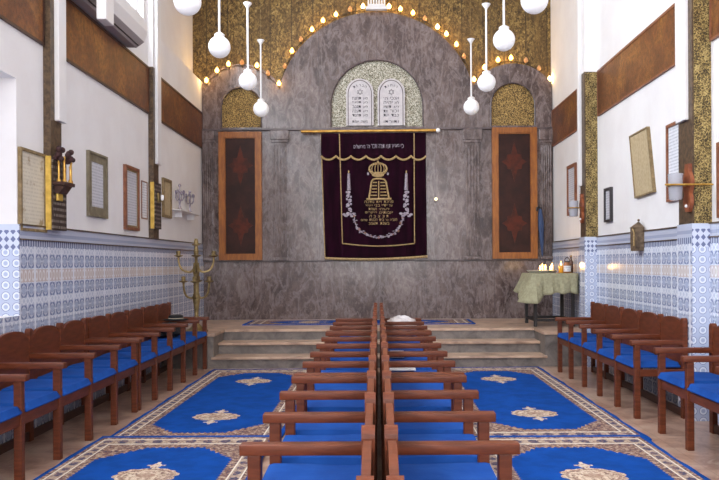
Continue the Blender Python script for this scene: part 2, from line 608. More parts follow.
o = struct(MB().box(-3.2, 3.2, Y0 - .3, 12.6, -.2, 0).build('floor', MT['floor']))
o = struct(MB().box(-3.3, 3.3, Y0 - .3, 12.7, ZC, ZC + .2).build('ceiling', MT['ceiling']))
nichY0, nichY1, nichZ0, nichZ1 = 4.3, 5.94, .94, 2.77
wins = [(-3.2, -1.0), (0.4, 2.6), (3.6, 5.8), (7.0, 9.2)]  # first three are out of view, added to account for the daylight lamps
WZ0, WZ1 = 4.02, 5.8
holes = [rect(nichY0, nichY1, nichZ0, nichZ1)] + [rect(a, b, WZ0, WZ1) for a, b in wins] + [rect(9.60, Y1 + .2, 4.22, 6.0)]
struct(MB().plate(rect(Y0, Y1 + .3, 0, ZC), holes, 0, .16, YZ(-1)).build('wall_left', MT['plaster']))
struct(MB().box(-XW - .3, -XW - .16, 9.4, Y1, 4.1, ZC).build('wall_left_recess', MT['plaster']))
# niche reveal box
b = MB()
b.box(-XW - .6, -XW - .16, nichY1, nichY1 + .1, nichZ0 - .1, nichZ1 + .1)
b.box(-XW - .6, -XW - .16, nichY0 - .1, nichY0, nichZ0 - .1, nichZ1 + .1)
b.box(-XW - .6, -XW - .16, nichY0, nichY1, nichZ1, nichZ1 + .1)
b.box(-XW - .6, -XW - .16, nichY0, nichY1, nichZ0 - .1, nichZ0)
struct(b.build('wall_left_niche', MT['plaster']))
struct(MB().box(-XW - .58, -XW + .021, nichY1 - .012, nichY1, nichZ0, 1.645).build('trim_1', MT['ringtile']))
struct(MB().plate(rect(Y0, Y1, 0, ZC), [], 0, .16, YZ(1)).build('wall_right', MT['plaster']))
# gilded back wall
struct(MB().box(-XW - .3, XW + .3, YB + .12, YB + .3, 0, ZC).build('wall_back', MT['giltwall']))
# rear wall (behind the camera) with one large window
RW = (-2.1, 2.1, 1.3, 5.2)
struct(MB().plate(rect(-XW - .16, XW + .16, 0, ZC), [rect(*RW)], 0, .3, lambda a, b_, d: Vector((a, Y0 - d, b_))).build('wall_rear', MT['plaster']))

pane = emis('daylit_pane', (226, 236, 255), 1.6, (230, 235, 245))


def window(idx, pts_box, axis):
    x0, x1, y0, y1, z0, z1 = pts_box
    b = MB(); t = .05
    if axis == 'x':
        b.box(x0, x1, y0, y1, z0, z0 + t); b.box(x0, x1, y0, y1, z1 - t, z1)
        b.box(x0, x1, y0, y0 + t, z0 + t, z1 - t); b.box(x0, x1, y1 - t, y1, z0 + t, z1 - t)
        ym = (y0 + y1) / 2; b.box(x0, x1, ym - .02, ym + .02, z0 + t, z1 - t)
        g = MB().box((x0 + x1) / 2 - .005, (x0 + x1) / 2 + .005, y0 + t, y1 - t, z0 + t, z1 - t)
    else:
        b.box(x0, x1, y0, y1, z0, z0 + t); b.box(x0, x1, y0, y1, z1 - t, z1)
        b.box(x0, x0 + t, y0, y1, z0 + t, z1 - t); b.box(x1 - t, x1, y0, y1, z0 + t, z1 - t)
        for q in (1, 2):
            xm = x0 + (x1 - x0) * q / 3; b.box(xm - .02, xm + .02, y0, y1, z0 + t, z1 - t)
        g = MB().box(x0 + t, x1 - t, (y0 + y1) / 2 - .005, (y0 + y1) / 2 + .005, z0 + t, z1 - t)
    fo = struct(b.build('window_%d' % idx, MT['white']))
    g.build('pane', pane, fo)
    return fo


for i, (a, c_) in enumerate(wins):
    window(i + 1, (-XW - .14, -XW - .08, a, c_, WZ0, WZ1), 'x')
pane = emis('shaded_daylit_pane', (226, 236, 255), .55, (230, 235, 245))
window(5, (-XW - .56, -XW - .5, nichY0, nichY1, nichZ0, nichZ1), 'x')
pane = emis('bright_daylit_pane', (226, 236, 255), 1.6, (230, 235, 245))
window(6, (RW[0], RW[1], Y0 - .2, Y0 - .14, RW[2], RW[3]), 'y')


def area(name, loc, rot, sx, sy, e, color):
    l = bpy.data.lights.new(name, 'AREA'); l.shape = 'RECTANGLE'; l.size = sx; l.size_y = sy
    l.energy = e; l.color = color
    o = bpy.data.objects.new(name, l); COL.objects.link(o); o.location = loc; o.rotation_euler = rot
    return o


DAY = (.86, .93, 1.0)
E_REAR, E_WIN, E_NICHE = 385, 170, 2
area('daylight_rear', (0, Y0 - .1, 3.25), (PI / 2, 0, 0), 4.1, 3.8, E_REAR, (1, .965, .94))
for a, c_ in wins:
    area('daylight_high', (-XW - .06, (a + c_) / 2, (WZ0 + WZ1) / 2), (0, -PI / 2, 0), WZ1 - WZ0 - .1, c_ - a - .1, E_WIN, DAY)
area('daylight_niche', (-XW - .48, (nichY0 + nichY1) / 2, (nichZ0 + nichZ1) / 2), (0, -PI / 2, 0), nichZ1 - nichZ0 - .1, nichY1 - nichY0 - .1, E_NICHE, DAY)

w = bpy.data.worlds.new('world'); S.world = w; w.use_nodes = True
w.node_tree.nodes['Background'].inputs[0].default_value = (.75, .85, 1, 1)
w.node_tree.nodes['Background'].inputs[1].default_value = .6

# ------------------------------------------------------------------ dado, pilasters, baseboards
ZD = 1.645
PL = [(-1, 6.42, 6.64, .06), (-1, 9.36, 9.58, .06), (1, 6.42, 6.72, .155), (1, 9.74, 9.96, .16)]


def dado(side, segs, name):
    b = MB()
    for (a, c_, z0) in segs:
        xa, xb = side * XW, side * (XW - .02)
        b.box(min(xa, xb), max(xa, xb), a, c_, z0, ZD)
    o = struct(b.build(name, MT['tile']))
    b = MB()
    for (a, c_, z0) in segs:
        xa, xb = side * (XW - .02), side * (XW - .032)
        b.box(min(xa, xb), max(xa, xb), a, c_, ZD - .006, ZD + .006)
        b.box(min(xa, xb), max(xa, xb), a, c_, 1.526, 1.535)
    b.build('dado_line', MT['bronze'], o)
    return o


dado(-1, [(Y0, nichY0, 0), (nichY0, nichY1, 0), (nichY1, 6.42, 0), (6.60, 9.36, 0), (9.55, YB, 0)][:1] + [(nichY1, YB, 0)], 'wall_left_dado')
struct(MB().box(-XW, -XW + .02, nichY0, nichY1, 0, nichZ0).build('wall_left_dado_below_niche', MT['tile']))
dado(1, [(Y0, YB, 0)], 'wall_right_dado')
k = 2
for (sd, a, c_, pr) in PL:
    def sb(b, d0, d1, y0, y1, z0, z1):
        x0, x1 = sd * (XW - d0), sd * (XW - d1)
        return b.box(min(x0, x1), max(x0, x1), y0, y1, z0, z1)
    zt = 3.73
    right = sd > 0
    near = a < 8
    # tiled foot, bronze shaft, white upper shaft
    if right:
        struct(sb(MB(), 0, pr + .012, a - .008, c_ + .012, 0, ZD).build('trim_%d' % k, MT['tile'])); k += 1
        struct(sb(MB(), 0, pr + .012, a - .014, a - .008, 0, ZD).build('trim_%d' % k, MT['ringtile'])); k += 1
    struct(sb(MB(), 0, pr, a, c_, ZD, zt).build('trim_%d' % k, MT['bronze'])); k += 1
    struct(sb(MB(), 0, pr, a, c_, zt, ZC).build('trim_%d' % k, MT['plaster'])); k += 1
    if right:
        struct(sb(MB(), .0, pr - .012, a - .008, a, ZD, zt - .01).build('trim_%d' % k, MT['giltstrip'])); k += 1

# white cable trunking on the pilasters
def trunk(sd, d0, d1, y0, y1, z0, label):
    x0, x1 = sd * (XW - d0), sd * (XW - d1)
    b = MB(); b.box(min(x0, x1), max(x0, x1), y0, y1, z0, ZC, .006)
    xm = (x0 + x1) / 2
    o = b.build('cable_trunking', MT['white'])
    tag(o, label, 'cable cover', 'white cable covers on the pilasters')
    return o


trunk(-1, .058, .10, 6.50, 6.66, onwall(60, 122, -1, XW - .08)[1], 'white cable trunking ending above the gilt memorial board on the near left pilaster')
trunk(-1, .058, .095, 9.44, 9.60, onwall(157, 164, -1, XW - .08)[1], 'thin white cable trunking on the left pilaster nearest the marble wall')
trunk(1, .152, .19, 6.50, 6.70, onwall(684, 121, 1, XW - .17)[1], 'white cable trunking beside the gilded strip of the near right pilaster')
trunk(1, .157, .20, 9.88, 9.955, onwall(580, 186, 1, XW - .18)[1], 'thin white cable trunking on the right pilaster nearest the candle table')

# frieze panels
def frieze(sd, y0, y1, label, z0=3.15, z1=3.72):
    th = .02
    t = thing('frieze_panel', label, 'wall panel', (sd * (XW - .012), (y0 + y1) / 2, z0), 'copper frieze panels on the side walls')
    fm = lambda a, b_, d: Vector((sd * (XW - d), a, b_))
    MB().plate(rect(y0, y1, z0, z1), [rect(y0 + .02, y1 - .02, z0 + .02, z1 - .028)], .0, .024, fm).build('frame', MT['dkwood'] if sd < 0 else MT['frame_red'], t)
    x0, x1 = sd * XW, sd * (XW - .018)
    MB().box(min(x0, x1), max(x0, x1), y0 + .015, y1 - .015, z0 + .015, z1 - .02).build('panel', MT['copper'], t)


frieze(-1, 3.8, 6.40, 'copper brown frieze panel above the window niche, cut by left edge of photo')
frieze(-1, 6.63, 9.34, 'long copper frieze panel below the air conditioner')
frieze(-1, 9.57, YB - .01, 'short copper frieze panel on left wall, ending at the marble wall')
frieze(1, 3.8, 6.39, 'sliver of copper frieze panel right of the near right pilaster')
frieze(1, 6.75, 9.66, 'long copper frieze panel on right wall above the tilted tan panel')
frieze(1, 9.99, YB - .01, 'short dark copper frieze panel on right wall, ending at the marble wall')

# ------------------------------------------------------------------ stage and steps
b = MB(); b.box(-XW + .02, XW - .02, 10.46, YB, 0, ZS - .035)
b.box(-XW + .02, -2.10, 9.80, 10.46, 0, ZS - .035); b.box(2.12, XW - .02, 9.80, 10.46, 0, ZS - .035)
st = struct(b.build('stage_platform', MT['riser']))
b = MB(); b.box(-XW + .02, XW - .02, 10.44, YB, ZS - .035, ZS)
b.box(-XW + .02, -2.08, 9.78, 10.44, ZS - .035, ZS); b.box(2.10, XW - .02, 9.78, 10.44, ZS - .035, ZS)
b.build('stage_slab', MT['tread'], st)
stp = struct(MB().box(-2.10, 2.12, 9.80, 10.14, 0, .115).box(-2.10, 2.12, 10.14, 10.46, 0, .262).build('stage_steps', MT['riser']))
MB().box(-2.12, 2.14, 9.76, 10.14, .115, .147, .006).build('tread', MT['tread'], stp)
MB().box(-2.10, 2.12, 10.10, 10.46, .262, .296, .006).build('tread', MT['tread'], stp)

# ------------------------------------------------------------------ marble facing
def P2(px, py, y=YB): 
    v = at(px, py, y); return (v.x, v.z)


def arc(cx, cz, r, a0, a1, n):
    return [(cx + r * math.cos(a0 + (a1 - a0) * i / n), cz + r * math.sin(a0 + (a1 - a0) * i / n)) for i in range(n + 1)]


sc = YB / F
zl = P2(377, 128)[1]                   # upper ledge
BX, BZ = P2(376.3, 112); BR = 100 * sc
LX, LZ = P2(240.5, 110.5); LR = 46.5 * sc
RX, RZ = P2(513.2, 110); RR = 46.5 * sc


def topz(x):
    z = zl
    for cx, cz, r in ((BX, BZ, BR), (LX, LZ, LR), (RX, RZ, RR)):
        if abs(x - cx) < r: z = max(z, cz + math.sqrt(r * r - (x - cx) ** 2))
    return z


N = 160
XM = XW - .01
top = [(-XM + 2 * XM * i / N, topz(-XM + 2 * XM * i / N)) for i in range(N + 1)]
outer = [(XM, ZS), (-XM, ZS)] + top
tcx, tcz = P2(377, 106); tr = 46 * sc
def archhole(px, pw, ytop, ybase):
    cx, zb = P2(px, ybase); r = pw * sc
    zt = P2(px, ytop)[1]
    return [(cx + r, zb)] + arc(cx, zt - r, r, 0, PI, 24) + [(cx - r, zb)]


Htab = archhole(377, 46, 60, 126.5)
Hl = archhole(241.5, 20, 87.5, 127.5)
Hr = archhole(513, 22, 83, 125.5)
struct(MB().plate(outer, [Htab, Hl, Hr], 0, .11, XZ(YB)).build('wall_back_marble', MT['marble']))
for hnm, Hh, mt in (('mosaic_panel', Htab, MT['filisilver']), ('mosaic_panel', Hl, MT['filigold']), ('mosaic_panel', Hr, MT['filigold'])):
    o = MB().plate(Hh, [], .035, .10, XZ(YB)).build(hnm, mt)
    lab = {0: 'silver filigree arch panel behind the two stone tablets', 1: 'gold filigree arch panel above the left wooden door', 2: 'gold filigree arch panel above the right wooden door'}[[Htab, Hl, Hr].index(Hh)]
    tag(o, lab, 'ornamental panel', 'filigree arch panels in the marble wall')
    # rim moulding
    ring = [Vector((a, YB - .004, c_)) for a, c_ in Hh]
    MB().tube(ring, .012, 6).build('rim', MT['marbledk'], o)
# ledges and marble pilasters
zl2 = P2(377, 260)[1]
struct(MB().box(-XM, XM, YB - .045, YB, zl - .035, zl - .005, .004).build('trim_20', MT['marbledk']))
struct(MB().box(-XM, XM, YB - .03, YB, zl2 - .02, zl2, .004).build('trim_21', MT['marbledk']))


def mpil(pxa, pxb, idx):
    x0 = P2(pxa, 190)[0]; x1 = P2(pxb, 190)[0]
    zc = P2((pxa + pxb) / 2, 143)[1]
    b = MB()
    n = 5
    wdt = (x1 - x0)
    b.box(x0, x1, YB - .03, YB, zl2, zc)
    for i in range(n):
        a = x0 + wdt * (i + .18) / n
        b.box(a, a + wdt * .64 / n, YB - .045, YB - .03, zl2 + .06, zc - .03, .008)
    b.box(x0 - .02, x1 + .02, YB - .05, YB, zc, zc + .05, .006)
    b.box(x0 - .035, x1 + .035, YB - .055, YB, zc + .05, zl - .035, .006)
    b.box(x0 - .02, x1 + .02, YB - .05, YB, zl2, zl2 + .05, .006)
    struct(b.build('trim_%d' % idx, MT['marble']))


mpil(273, 287, 22); mpil(465, 480, 23); mpil(202.5, 213, 24); mpil(541, 551.5, 25)

# wooden doors of the side cupboards
def wooddoor(p0, p1, label):
    x0, z1 = P2(*p0); x1, z0 = P2(*p1)
    t = thing('wooden_door', label, 'cupboard door', ((x0 + x1) / 2, YB, z0), 'tall framed doors in the marble wall')
    fw = .09
    MB().plate(rect(x0, x1, z0, z1), [rect(x0 + fw, x1 - fw, z0 + fw * .9, z1 - fw * .9)], -.06, 0, XZ(YB)).build('frame', MT['framewood'], t)
    MB().plate(rect(x0 + fw * .8, x1 - fw * .8, z0 + fw * .8, z1 - fw * .8), [rect(x0 + fw + .015, x1 - fw - .015, z0 + fw + .01, z1 - fw - .01)], -.045, 0, XZ(YB)).build('inner_moulding', MT['framewood'], t)
    pn = MB().box(x0 + fw, x1 - fw, YB - .02, YB, z0 + fw * .8, z1 - fw * .8).build('panel', MT['doorpanel'], t)
    xm = (x0 + x1) / 2
    for f in (.27, .74):
        zc = z0 + (z1 - z0) * f
        pts = []
        for i in range(16):
            a = 2 * PI * i / 16
            r = [.25, .13, .16, .13][i % 4] * (1.3 if i in (4, 12) else 1)
            if i in (0, 8): r = .2
            pts.append((xm + r * math.cos(a), zc + r * math.sin(a)))
        MB().plate(pts, [], -.024, -.018, XZ(YB)).build('star_ornament', MT['redglass'], pn)


MT['doorpanel'] = noisy('dark_door_panel', (62, 36, 30), (46, 28, 25), 5, .5, kind='World', Specular_IOR_Level=.2)
MT['redglass'] = noisy('dull_red_inlay', (92, 42, 28), (66, 34, 26), 9, .5, kind='World', Specular_IOR_Level=.2)
wooddoor((219, 132.5), (262.5, 260), 'tall wooden framed door with dull red stars, left of the dark curtain')
wooddoor((491.5, 128), (537, 258.5), 'tall wooden framed door with dull red stars, right of the dark curtain')

# ------------------------------------------------------------------ text
def text_bm(b, body, center, width=None, height=None, fm=None, thick=.003, rtl=True):
    cu = bpy.data.curves.new('tmp', 'FONT')
    cu.body = body[::-1] if rtl else body
    cu.align_x = 'CENTER'; cu.align_y = 'CENTER'
    cu.resolution_u = 2; cu.extrude = .01
    ob = bpy.data.objects.new('tmp', cu); COL.objects.link(ob)
    dg = bpy.context.evaluated_depsgraph_get()
    me = bpy.data.meshes.new_from_object(ob.evaluated_get(dg))
    bpy.data.objects.remove(ob); 
    if not me.vertices: return
    xs = [v.co.x for v in me.vertices]; ys = [v.co.y for v in me.vertices]
    w0, h0 = max(xs) - min(xs), max(ys) - min(ys)
    cx, cy = (max(xs) + min(xs)) / 2, (max(ys) + min(ys)) / 2
    sx = width / w0 if width else height / h0
    sy = height / h0 if height else sx
    vs = []
    for v in me.vertices:
        a, c_, d = (v.co.x - cx) * sx, (v.co.y - cy) * sy, v.co.z / .01 * thick
        vs.append(b.bm.verts.new(fm(a, c_, d) if fm else Vector((center[0] + a, center[1] - d, center[2] + c_))))
    for p_ in me.polygons:
        try: b.bm.faces.new([vs[i] for i in p_.vertices])
        except ValueError: pass
    bpy.data.meshes.remove(me)


def text_words(line, center, width, height, name, mat, parent):
    ws = line.split(' ')
    tot = sum(len(w_) for w_ in ws) + .8 * (len(ws) - 1)
    x = center[0] + width / 2
    for w_ in ws:
        wd_ = width * len(w_) / tot
        b = MB(); text_bm(b, w_, (x - wd_ / 2, center[1], center[2]), wd_ * .94, height)
        b.build(name, mat, parent)
        x -= wd_ + width * .8 / tot


# ------------------------------------------------------------------ stone tablets
tb = thing('stone_tablets', 'pair of round-topped white stone tablets with Hebrew lines above the curtain', 'tablets', (at(377, 128, YB).x, YB, zl - .005))
lines_l = ['לא תרצח', 'לא תנאף', 'לא תגנב', 'לא תענה', 'לא תחמד']
lines_r = ['אנכי ה\'', 'לא יהיה', 'לא תשא', 'זכור את', 'כבד את']
for (pxc, lines, arct, last) in ((360, lines_l, 'הברית', 'משה אמת'), (391.3, lines_r, 'לוחות', 'ותורתו')):
    Hh = archhole(pxc, 13.6, 79, 125.8)
    tl = MB().plate(Hh, [], -.03, .035, XZ(YB)).build('tablet', MT['stone'], tb)
    Hi = archhole(pxc, 13.6, 79, 125.8); cx = P2(pxc, 126)[0]
    Ho = [(cx + (a - cx) * .86, c_ - (.028 if c_ > zl + .1 else 0)) for a, c_ in Hi]
    MB().tube([Vector((a, YB - .03, c_)) for a, c_ in Ho], .006, 6).build('inner_border', MT['marbledk'], tl)
    for i, s in enumerate(lines + [last]):
        v = at(pxc, 98.3 + i * 4.25 if i < 5 else 121.6, YB - .031)
        text_words(s, (v.x, YB - .031, v.z), .25, .042 if i < 5 else .036, 'lettering', MT['ink'], tl)
    b = MB()
    cx, zc = P2(pxc, 93)
    for i, ch in enumerate(arct[::-1]):
        a = math.radians(128 - i * 76 / (len(arct) - 1))
        px_, pz_ = cx + .145 * math.cos(a), zc - .01 + .125 * math.sin(a)
        ro = a - PI / 2
        text_bm(b, ch, None, None, .036, lambda p_, q_, d: Vector((px_ + p_ * math.cos(ro) - q_ * math.sin(ro), YB - .031 - d, pz_ + p_ * math.sin(ro) + q_ * math.cos(ro))))
    b.build('arched_lettering', MT['ink'], tl)
    b = MB(); v = at(pxc, 92, YB - .033)
    for s_ in (0, PI):
        pts = [Vector((v.x + .047 * math.cos(PI / 2 + s_ + q * 2 * PI / 3), YB - .033, v.z + .047 * math.sin(PI / 2 + s_ + q * 2 * PI / 3))) for q in range(3)]
        b.tube(pts, .005, 5, True)
    b.build('star', MT['ink'], tl)

# ------------------------------------------------------------------ ark curtain
YC = YB - .12
rod0, rod1 = at(301, 131.6, YC), at(436, 130.3, YC)
t = thing('curtain_rod', 'polished brass curtain rod across the marble above the dark curtain', 'curtain rod', rod0)
MB().tube([rod0, rod1], .022, 10).build('rod', MT['rod'], t, True)
MB().ball(rod1 + Vector((.03, 0, 0)), .035).build('finial', MT['milk'], t, True)
b = MB()
for f in (.08, .93):
    q = rod0.lerp(rod1, f); b.box(q.x - .012, q.x + .012, YC, YB, q.z - .012, q.z + .012)
b.build('bracket', MT['brass'], t)

cur = thing('ark_curtain', 'dark aubergine velvet curtain embroidered with crown, tablets and gold lettering', 'curtain', at(374, 262, YC))
TL, TR_, BL, BR_ = at(321, 133.5, YC), at(425.5, 132.5, YC), at(325, 258.5, YC), at(427, 256.5, YC)


def curpt(u, v, lift=0.0):
    a = TL.lerp(TR_, u); c_ = BL.lerp(BR_, u)
    p_ = a.lerp(c_, v)
    e = .014 * math.sin(u * 9 * PI) * (1 if (u < .2 or u > .8) else .3) * (.4 + .6 * v)
    sag = .03 * math.sin(u * PI) * v ** 3
    p_.z -= sag
    return Vector((p_.x, YC - .0 + e - lift, p_.z))


def cpx(px, py, lift=0.0):
    """point of the cloth under image position, by bilinear search"""
    q = at(px, py, YC)
    u = (q.x - TL.x) / (TR_.x - TL.x); v = (TL.z - q.z) / (TL.z - BL.z)
    for _ in range(6):
        r = curpt(u, v)
        u += (q.x - r.x) / (TR_.x - TL.x); v += (r.z - q.z) / (TL.z - BL.z)
    return curpt(u, v, lift)


b = MB()
b.grid(lambda u, v: curpt(u, v), 80, 40)
o = b.build('drape', MT['velvet'], cur, True)
md = o.modifiers.new('solid', 'SOLIDIFY'); md.thickness = .012; md.offset = 1
# valance with scalloped lower edge
def scal(u):
    k = u * 7
    return 156.2 + 3.8 * abs(math.sin(k * PI)) ** .8


b = MB()
b.grid(lambda u, v: cpx(321 + 105 * u, 133.5 + (scal(u) - 133.5) * v, .016), 84, 6)
val = b.build('valance', MT['velvet'], cur, True)
md = val.modifiers.new('solid', 'SOLIDIFY'); md.thickness = .008
MB().tube([cpx(321 + 105 * i / 84, scal(i / 84), .024) for i in range(85)], .017, 6).build('scalloped_trim', MT['goldtrim'], val, True)
MB().tube([cpx(325 + 102.5 * i / 30, 258.2 - i * .06 + (1.9 * math.sin(PI * i / 30)), .012) for i in range(31)], .02, 6).build('bottom_trim', MT['goldtrim'], cur, True)
for pa, pb in (((339.5, 134), (342.5, 243.5)), ((414, 133.5), (414.5, 243))):
    MB().tube([cpx(pa[0] + (pb[0] - pa[0]) * i / 20, pa[1] + (pb[1] - pa[1]) * i / 20, .014 if i > 4 else .03) for i in range(21)], .009, 6).build('gold_stripe', MT['goldtrim'], cur)
MB().tube([cpx(342.5 + 72 * i / 20, 243.5 + 2.6 * math.sin(PI * i / 20), .014) for i in range(21)], .010, 6).build('gold_stripe', MT['goldtrim'], cur)
MB().tube([cpx(321 + (325 - 321) * i / 20, 134 + 124 * i / 20, .01) for i in range(21)], .008, 6).build('edge_cord', MT['goldtrim'], cur)
YT = YC - .022


def emb(b, px, py, r, sx=1, sz=1, sy=.35):
    b.ball(cpx(px, py, .012), r * sc, sx, sy * .3 / 1, sz, 10, 6)


v = at(378.5, 146.2, YC - .03); text_words('כי מציון תצא תורה ודבר ה\' מירושלים', (v.x, YC - .032, v.z), .79, .062, 'lettering', MT['silver'], val)
lab = ['פרוכת זאת נודבה', 'על ידי בני הקהל', 'לעלוי נשמת', 'אבותינו היקרים', 'ת נ צ ב ה', 'הובא אל בית הכנסת שלום', 'בשנת תשמב']
wd = [29, 27, 21, 28, 19, 36, 21]
for i, (s, w_) in enumerate(zip(lab, wd)):
    v = at(379, 201.8 + i * 3.6, YC - .02); text_words(s, (v.x, YC - .024, v.z), w_ * sc, .037, 'lettering', MT['goldtrim'], cur)
# crown
b = MB()
emb(b, 378, 174.6, 6.5, 1, .42)
for i in range(7):
    a = -1 + i / 3.0
    pts = [cpx(378 + a * (6 + 3.2 * math.sin(q / 8 * PI) ** .8) * (1 if q < 8 else .6), 174 - 10 * q / 8, .016) for q in range(9)]
    b.tube(pts, .007, 5)
b.tube([cpx(378 + 8.5 * math.cos(2 * PI * q / 24), 168.5 + 5.3 * math.sin(2 * PI * q / 24), .016) for q in range(24)], .012, 5, True)
emb(b, 378, 162.3, 1.1, 1, 1.4)
b.build('embroidered_crown', MT['goldthread'] if 'goldthread' in MT else MT['goldtrim'], cur)
for px in (368, 387.8):
    b = MB(); emb(b, px, 173.8, 1.2, .9, 1.3); b.build('embroidered_bell', MT['silver'], cur)
# tablets
b = MB()
ot = [(369, 198.5), (371.5, 182), (373, 179.6), (376, 178.8), (381, 178.8), (384.5, 179.6), (386, 182), (389, 198.5)]
b.tube([cpx(px, py, .016) for px, py in ot], .015, 6)
b.tube([cpx(366.5, 199.3, .016), cpx(391.5, 198.8, .016)], .017, 6)
b.tube([cpx(378.7, 181, .016), cpx(378.7, 198, .016)], .010, 6)
for i in range(5):
    f = (i + .8) / 5.6; y_ = 180 + 18 * f
    b.tube([cpx(373.2 - 3 * f, y_, .014), cpx(377, y_, .014)], .010, 5)
    b.tube([cpx(380.4, y_, .014), cpx(384.3 + 3 * f, y_, .014)], .010, 5)
b.build('embroidered_tablets', MT['goldtrim'], cur)
# candle columns
for px, sg in ((349, 1), (406, -1)):
    cd = MB()
    cd.tube([cpx(px, 190.2, .014), cpx(px - .3 * sg, 173.5, .014)], [.030, .020], 8)
    for i in range(5):
        emb(cd, px - .8 * sg, 192 + i * .1, 2.6, 1, .5)
        a = i / 4
        emb(cd, px - 1 + 2 * (i % 2), 196 + 4.5 * i, 1.9, 1, 1.0)
    for i in range(9):
        emb(cd, px + 2.2 * math.sin(i * 2.1), 194.5 + 2.4 * i, 1.15)
    for i in range(6):
        emb(cd, px - 5 * sg * (1 - i / 2.5), 214.5 + 1.6 * math.sin(i * 2), 1.5, 1.3, .8)
    cd.build('embroidered_candle', MT['silver'], cur)
    cd = MB(); emb(cd, px - .3 * sg, 172, .9, .8, 1.7); cd.build('embroidered_flame', MT['goldtrim'], cur)
b = MB(); b2 = MB()
vine = [cpx(378.5 - 24 * math.cos(PI * i / 30), 217 + 20.5 * math.sin(PI * i / 30) ** .9, .012) for i in range(31)]
b.tube(vine, .006, 5); b2.tube(vine, .004, 5)
for i in range(31):
    a = PI * i / 30
    px, py = 378.5 - 24 * math.cos(a), 217 + 20.5 * math.sin(a) ** .9
    j = random.uniform(-1, 1)
    emb(b if i % 3 else b2, px + j, py + random.uniform(-1.2, 1.2), random.uniform(.8, 1.5))
    if i % 2 == 0:
        emb(b, px - j * 1.6, py - 1.6, .8, 1.5, .6)
b.build('embroidered_garland', MT['silver'], cur); b2.build('embroidered_flower', noisy('pink_thread', (150, 96, 92), (120, 92, 60), 30, .7), cur)

# ------------------------------------------------------------------ string lights
bulb_on = emis('lit_bulb', (255, 184, 72), 7.0)
bulb_hot = emis('bright_lit_bulb', (255, 208, 122), 10.0)
bulb_off = simple('unlit_bulb', (214, 160, 110), .3)
YL = YB - .05
lightpx = [(206.5, 81, 1), (217, 71, 1), (228.5, 64.5, 1), (242, 63, 0), (257, 66, 1), (268, 74, 0), (279, 84, 1), (285, 67, 0), (292, 51.5, 1), (301, 40, 0), (312, 30, 1), (323, 21, 1), (336, 15, 1), (350, 10, 0),
           (363, 7, 2), (389, 7, 2), (400.5, 9.5, 1), (413, 13.5, 1), (425, 19, 0), (437.5, 27.5, 2), (446.5, 34.5, 1), (456.5, 45, 1), (464, 57, 0), (474, 80, 1), (484.5, 68, 1), (498, 60.5, 1), (511, 58.5, 1), (526, 61, 0), (539, 69, 0), (549.5, 79.5, 2)]
t = thing('string_lights', 'string of warm lit bulbs along the three marble arches', 'string lights', at(376, 84, YL))
def lpos(px, py):
    q = at(px, py, YB + .06)
    return q if q.z > topz(q.x) + .05 else at(px, py, YB - .04)


MB().tube([lpos(px, py) + Vector((0, .015, -.03)) for px, py, _ in lightpx], .006, 5).build('wire', MT['cord'], t)
for px, py, on in lightpx:
    q = lpos(px, py)
    bl = MB().lathe([(.010, -.035), (.024, -.02), (.036, .0), (.030, .028), (.014, .05), (.002, .064)], q, 10).build('bulb', (bulb_off, bulb_on, bulb_hot)[on], t, True)
    MB().lathe([(.014, -.065), (.016, -.03), (.010, -.025)], q, 8).build('socket', MT['cord'], bl)
    if on:
        l = bpy.data.lights.new('bulb_glow', 'POINT'); l.energy = 2.4 if on == 1 else 3.6; l.color = (1, .62, .22); l.shadow_soft_size = .03
        lo = bpy.data.objects.new('bulb_glow', l); COL.objects.link(lo); lo.location = q + Vector((0, -.045, .0))

# white electric candle-holder on the crown of the arch
t = thing('white_candle_holder', 'white candle holder with upright rods on top of the central arch', 'candle holder', at(376.5, 10.5, YL))
q = at(376.5, 10.2, YL - .07)
MB().box(q.x - .17, q.x + .17, q.y - .05, q.y + .05, q.z, q.z + .05, .01).box(q.x - .14, q.x + .14, q.y - .04, q.y + .04, q.z + .05, q.z + .09, .01).build('base', MT['white'], t)
for i in range(7):
    MB().lathe([(.014, .09), (.014, .38), (.010, .4)], (q.x - .126 + .042 * i, q.y, q.z), 8).build('rod', MT['white'], t)

# ------------------------------------------------------------------ pendant lamps
plabels = ['opal globe pendant at top left edge, nearest and largest of the left row', 'second largest opal globe pendant of the left row, before the gilded wall',
           'opal globe pendant of the left row hanging before the left small arch', 'smallest opal globe pendant, farthest of the left row',
           'opal globe pendant at top edge, nearest and largest of the right row', 'second largest opal globe pendant of the right row, before the gilded wall',
           'opal globe pendant of the right row hanging above the smallest globe', 'smallest opal globe pendant, farthest of the right row, beside the right arch']
lamps = [(187.5, 1.5, 6.2, None), (219.5, 47, 7.75, None), (248, 81, 9.3, 3), (261, 109, 10.8, 40), (534.5, 0, 6.2, None), (504, 40, 7.75, None), (486.5, 82.5, 9.3, 4), (471.3, 107, 10.8, 39)]
for (px, py, d, topy), lb in zip(lamps, plabels):
    c0 = at(px, py, d); R = .11
    t = thing('pendant_lamp', lb, 'lamp', c0 - Vector((0, 0, R)), 'opal globe pendants in two rows')
    ztop = 4.50 if topy is None else at(px, topy, d).z
    MB().ball(c0, R, u=24, v=16).build('globe', MT['milk'], t, True)
    MB().lathe([(.05, .095), (.052, .125), (.03, .14), (.012, .15)], c0, 14).build('gallery', MT['white'], t, True)
    MB().tube([c0 + Vector((0, 0, .14)), Vector((c0.x, c0.y, ztop - .05))], .011, 8).build('rod', MT['white'], t, True)
    MB().lathe([(.012, -.07), (.02, -.05), (.052, -.005), (.052, 0)], (c0.x, c0.y, ztop), 14).build('canopy', MT['white'], t, True)
    MB().tube([(c0.x, c0.y, ztop), (c0.x, c0.y, ZC)], .0015, 5).build('suspension_wire', MT['brass'], t)

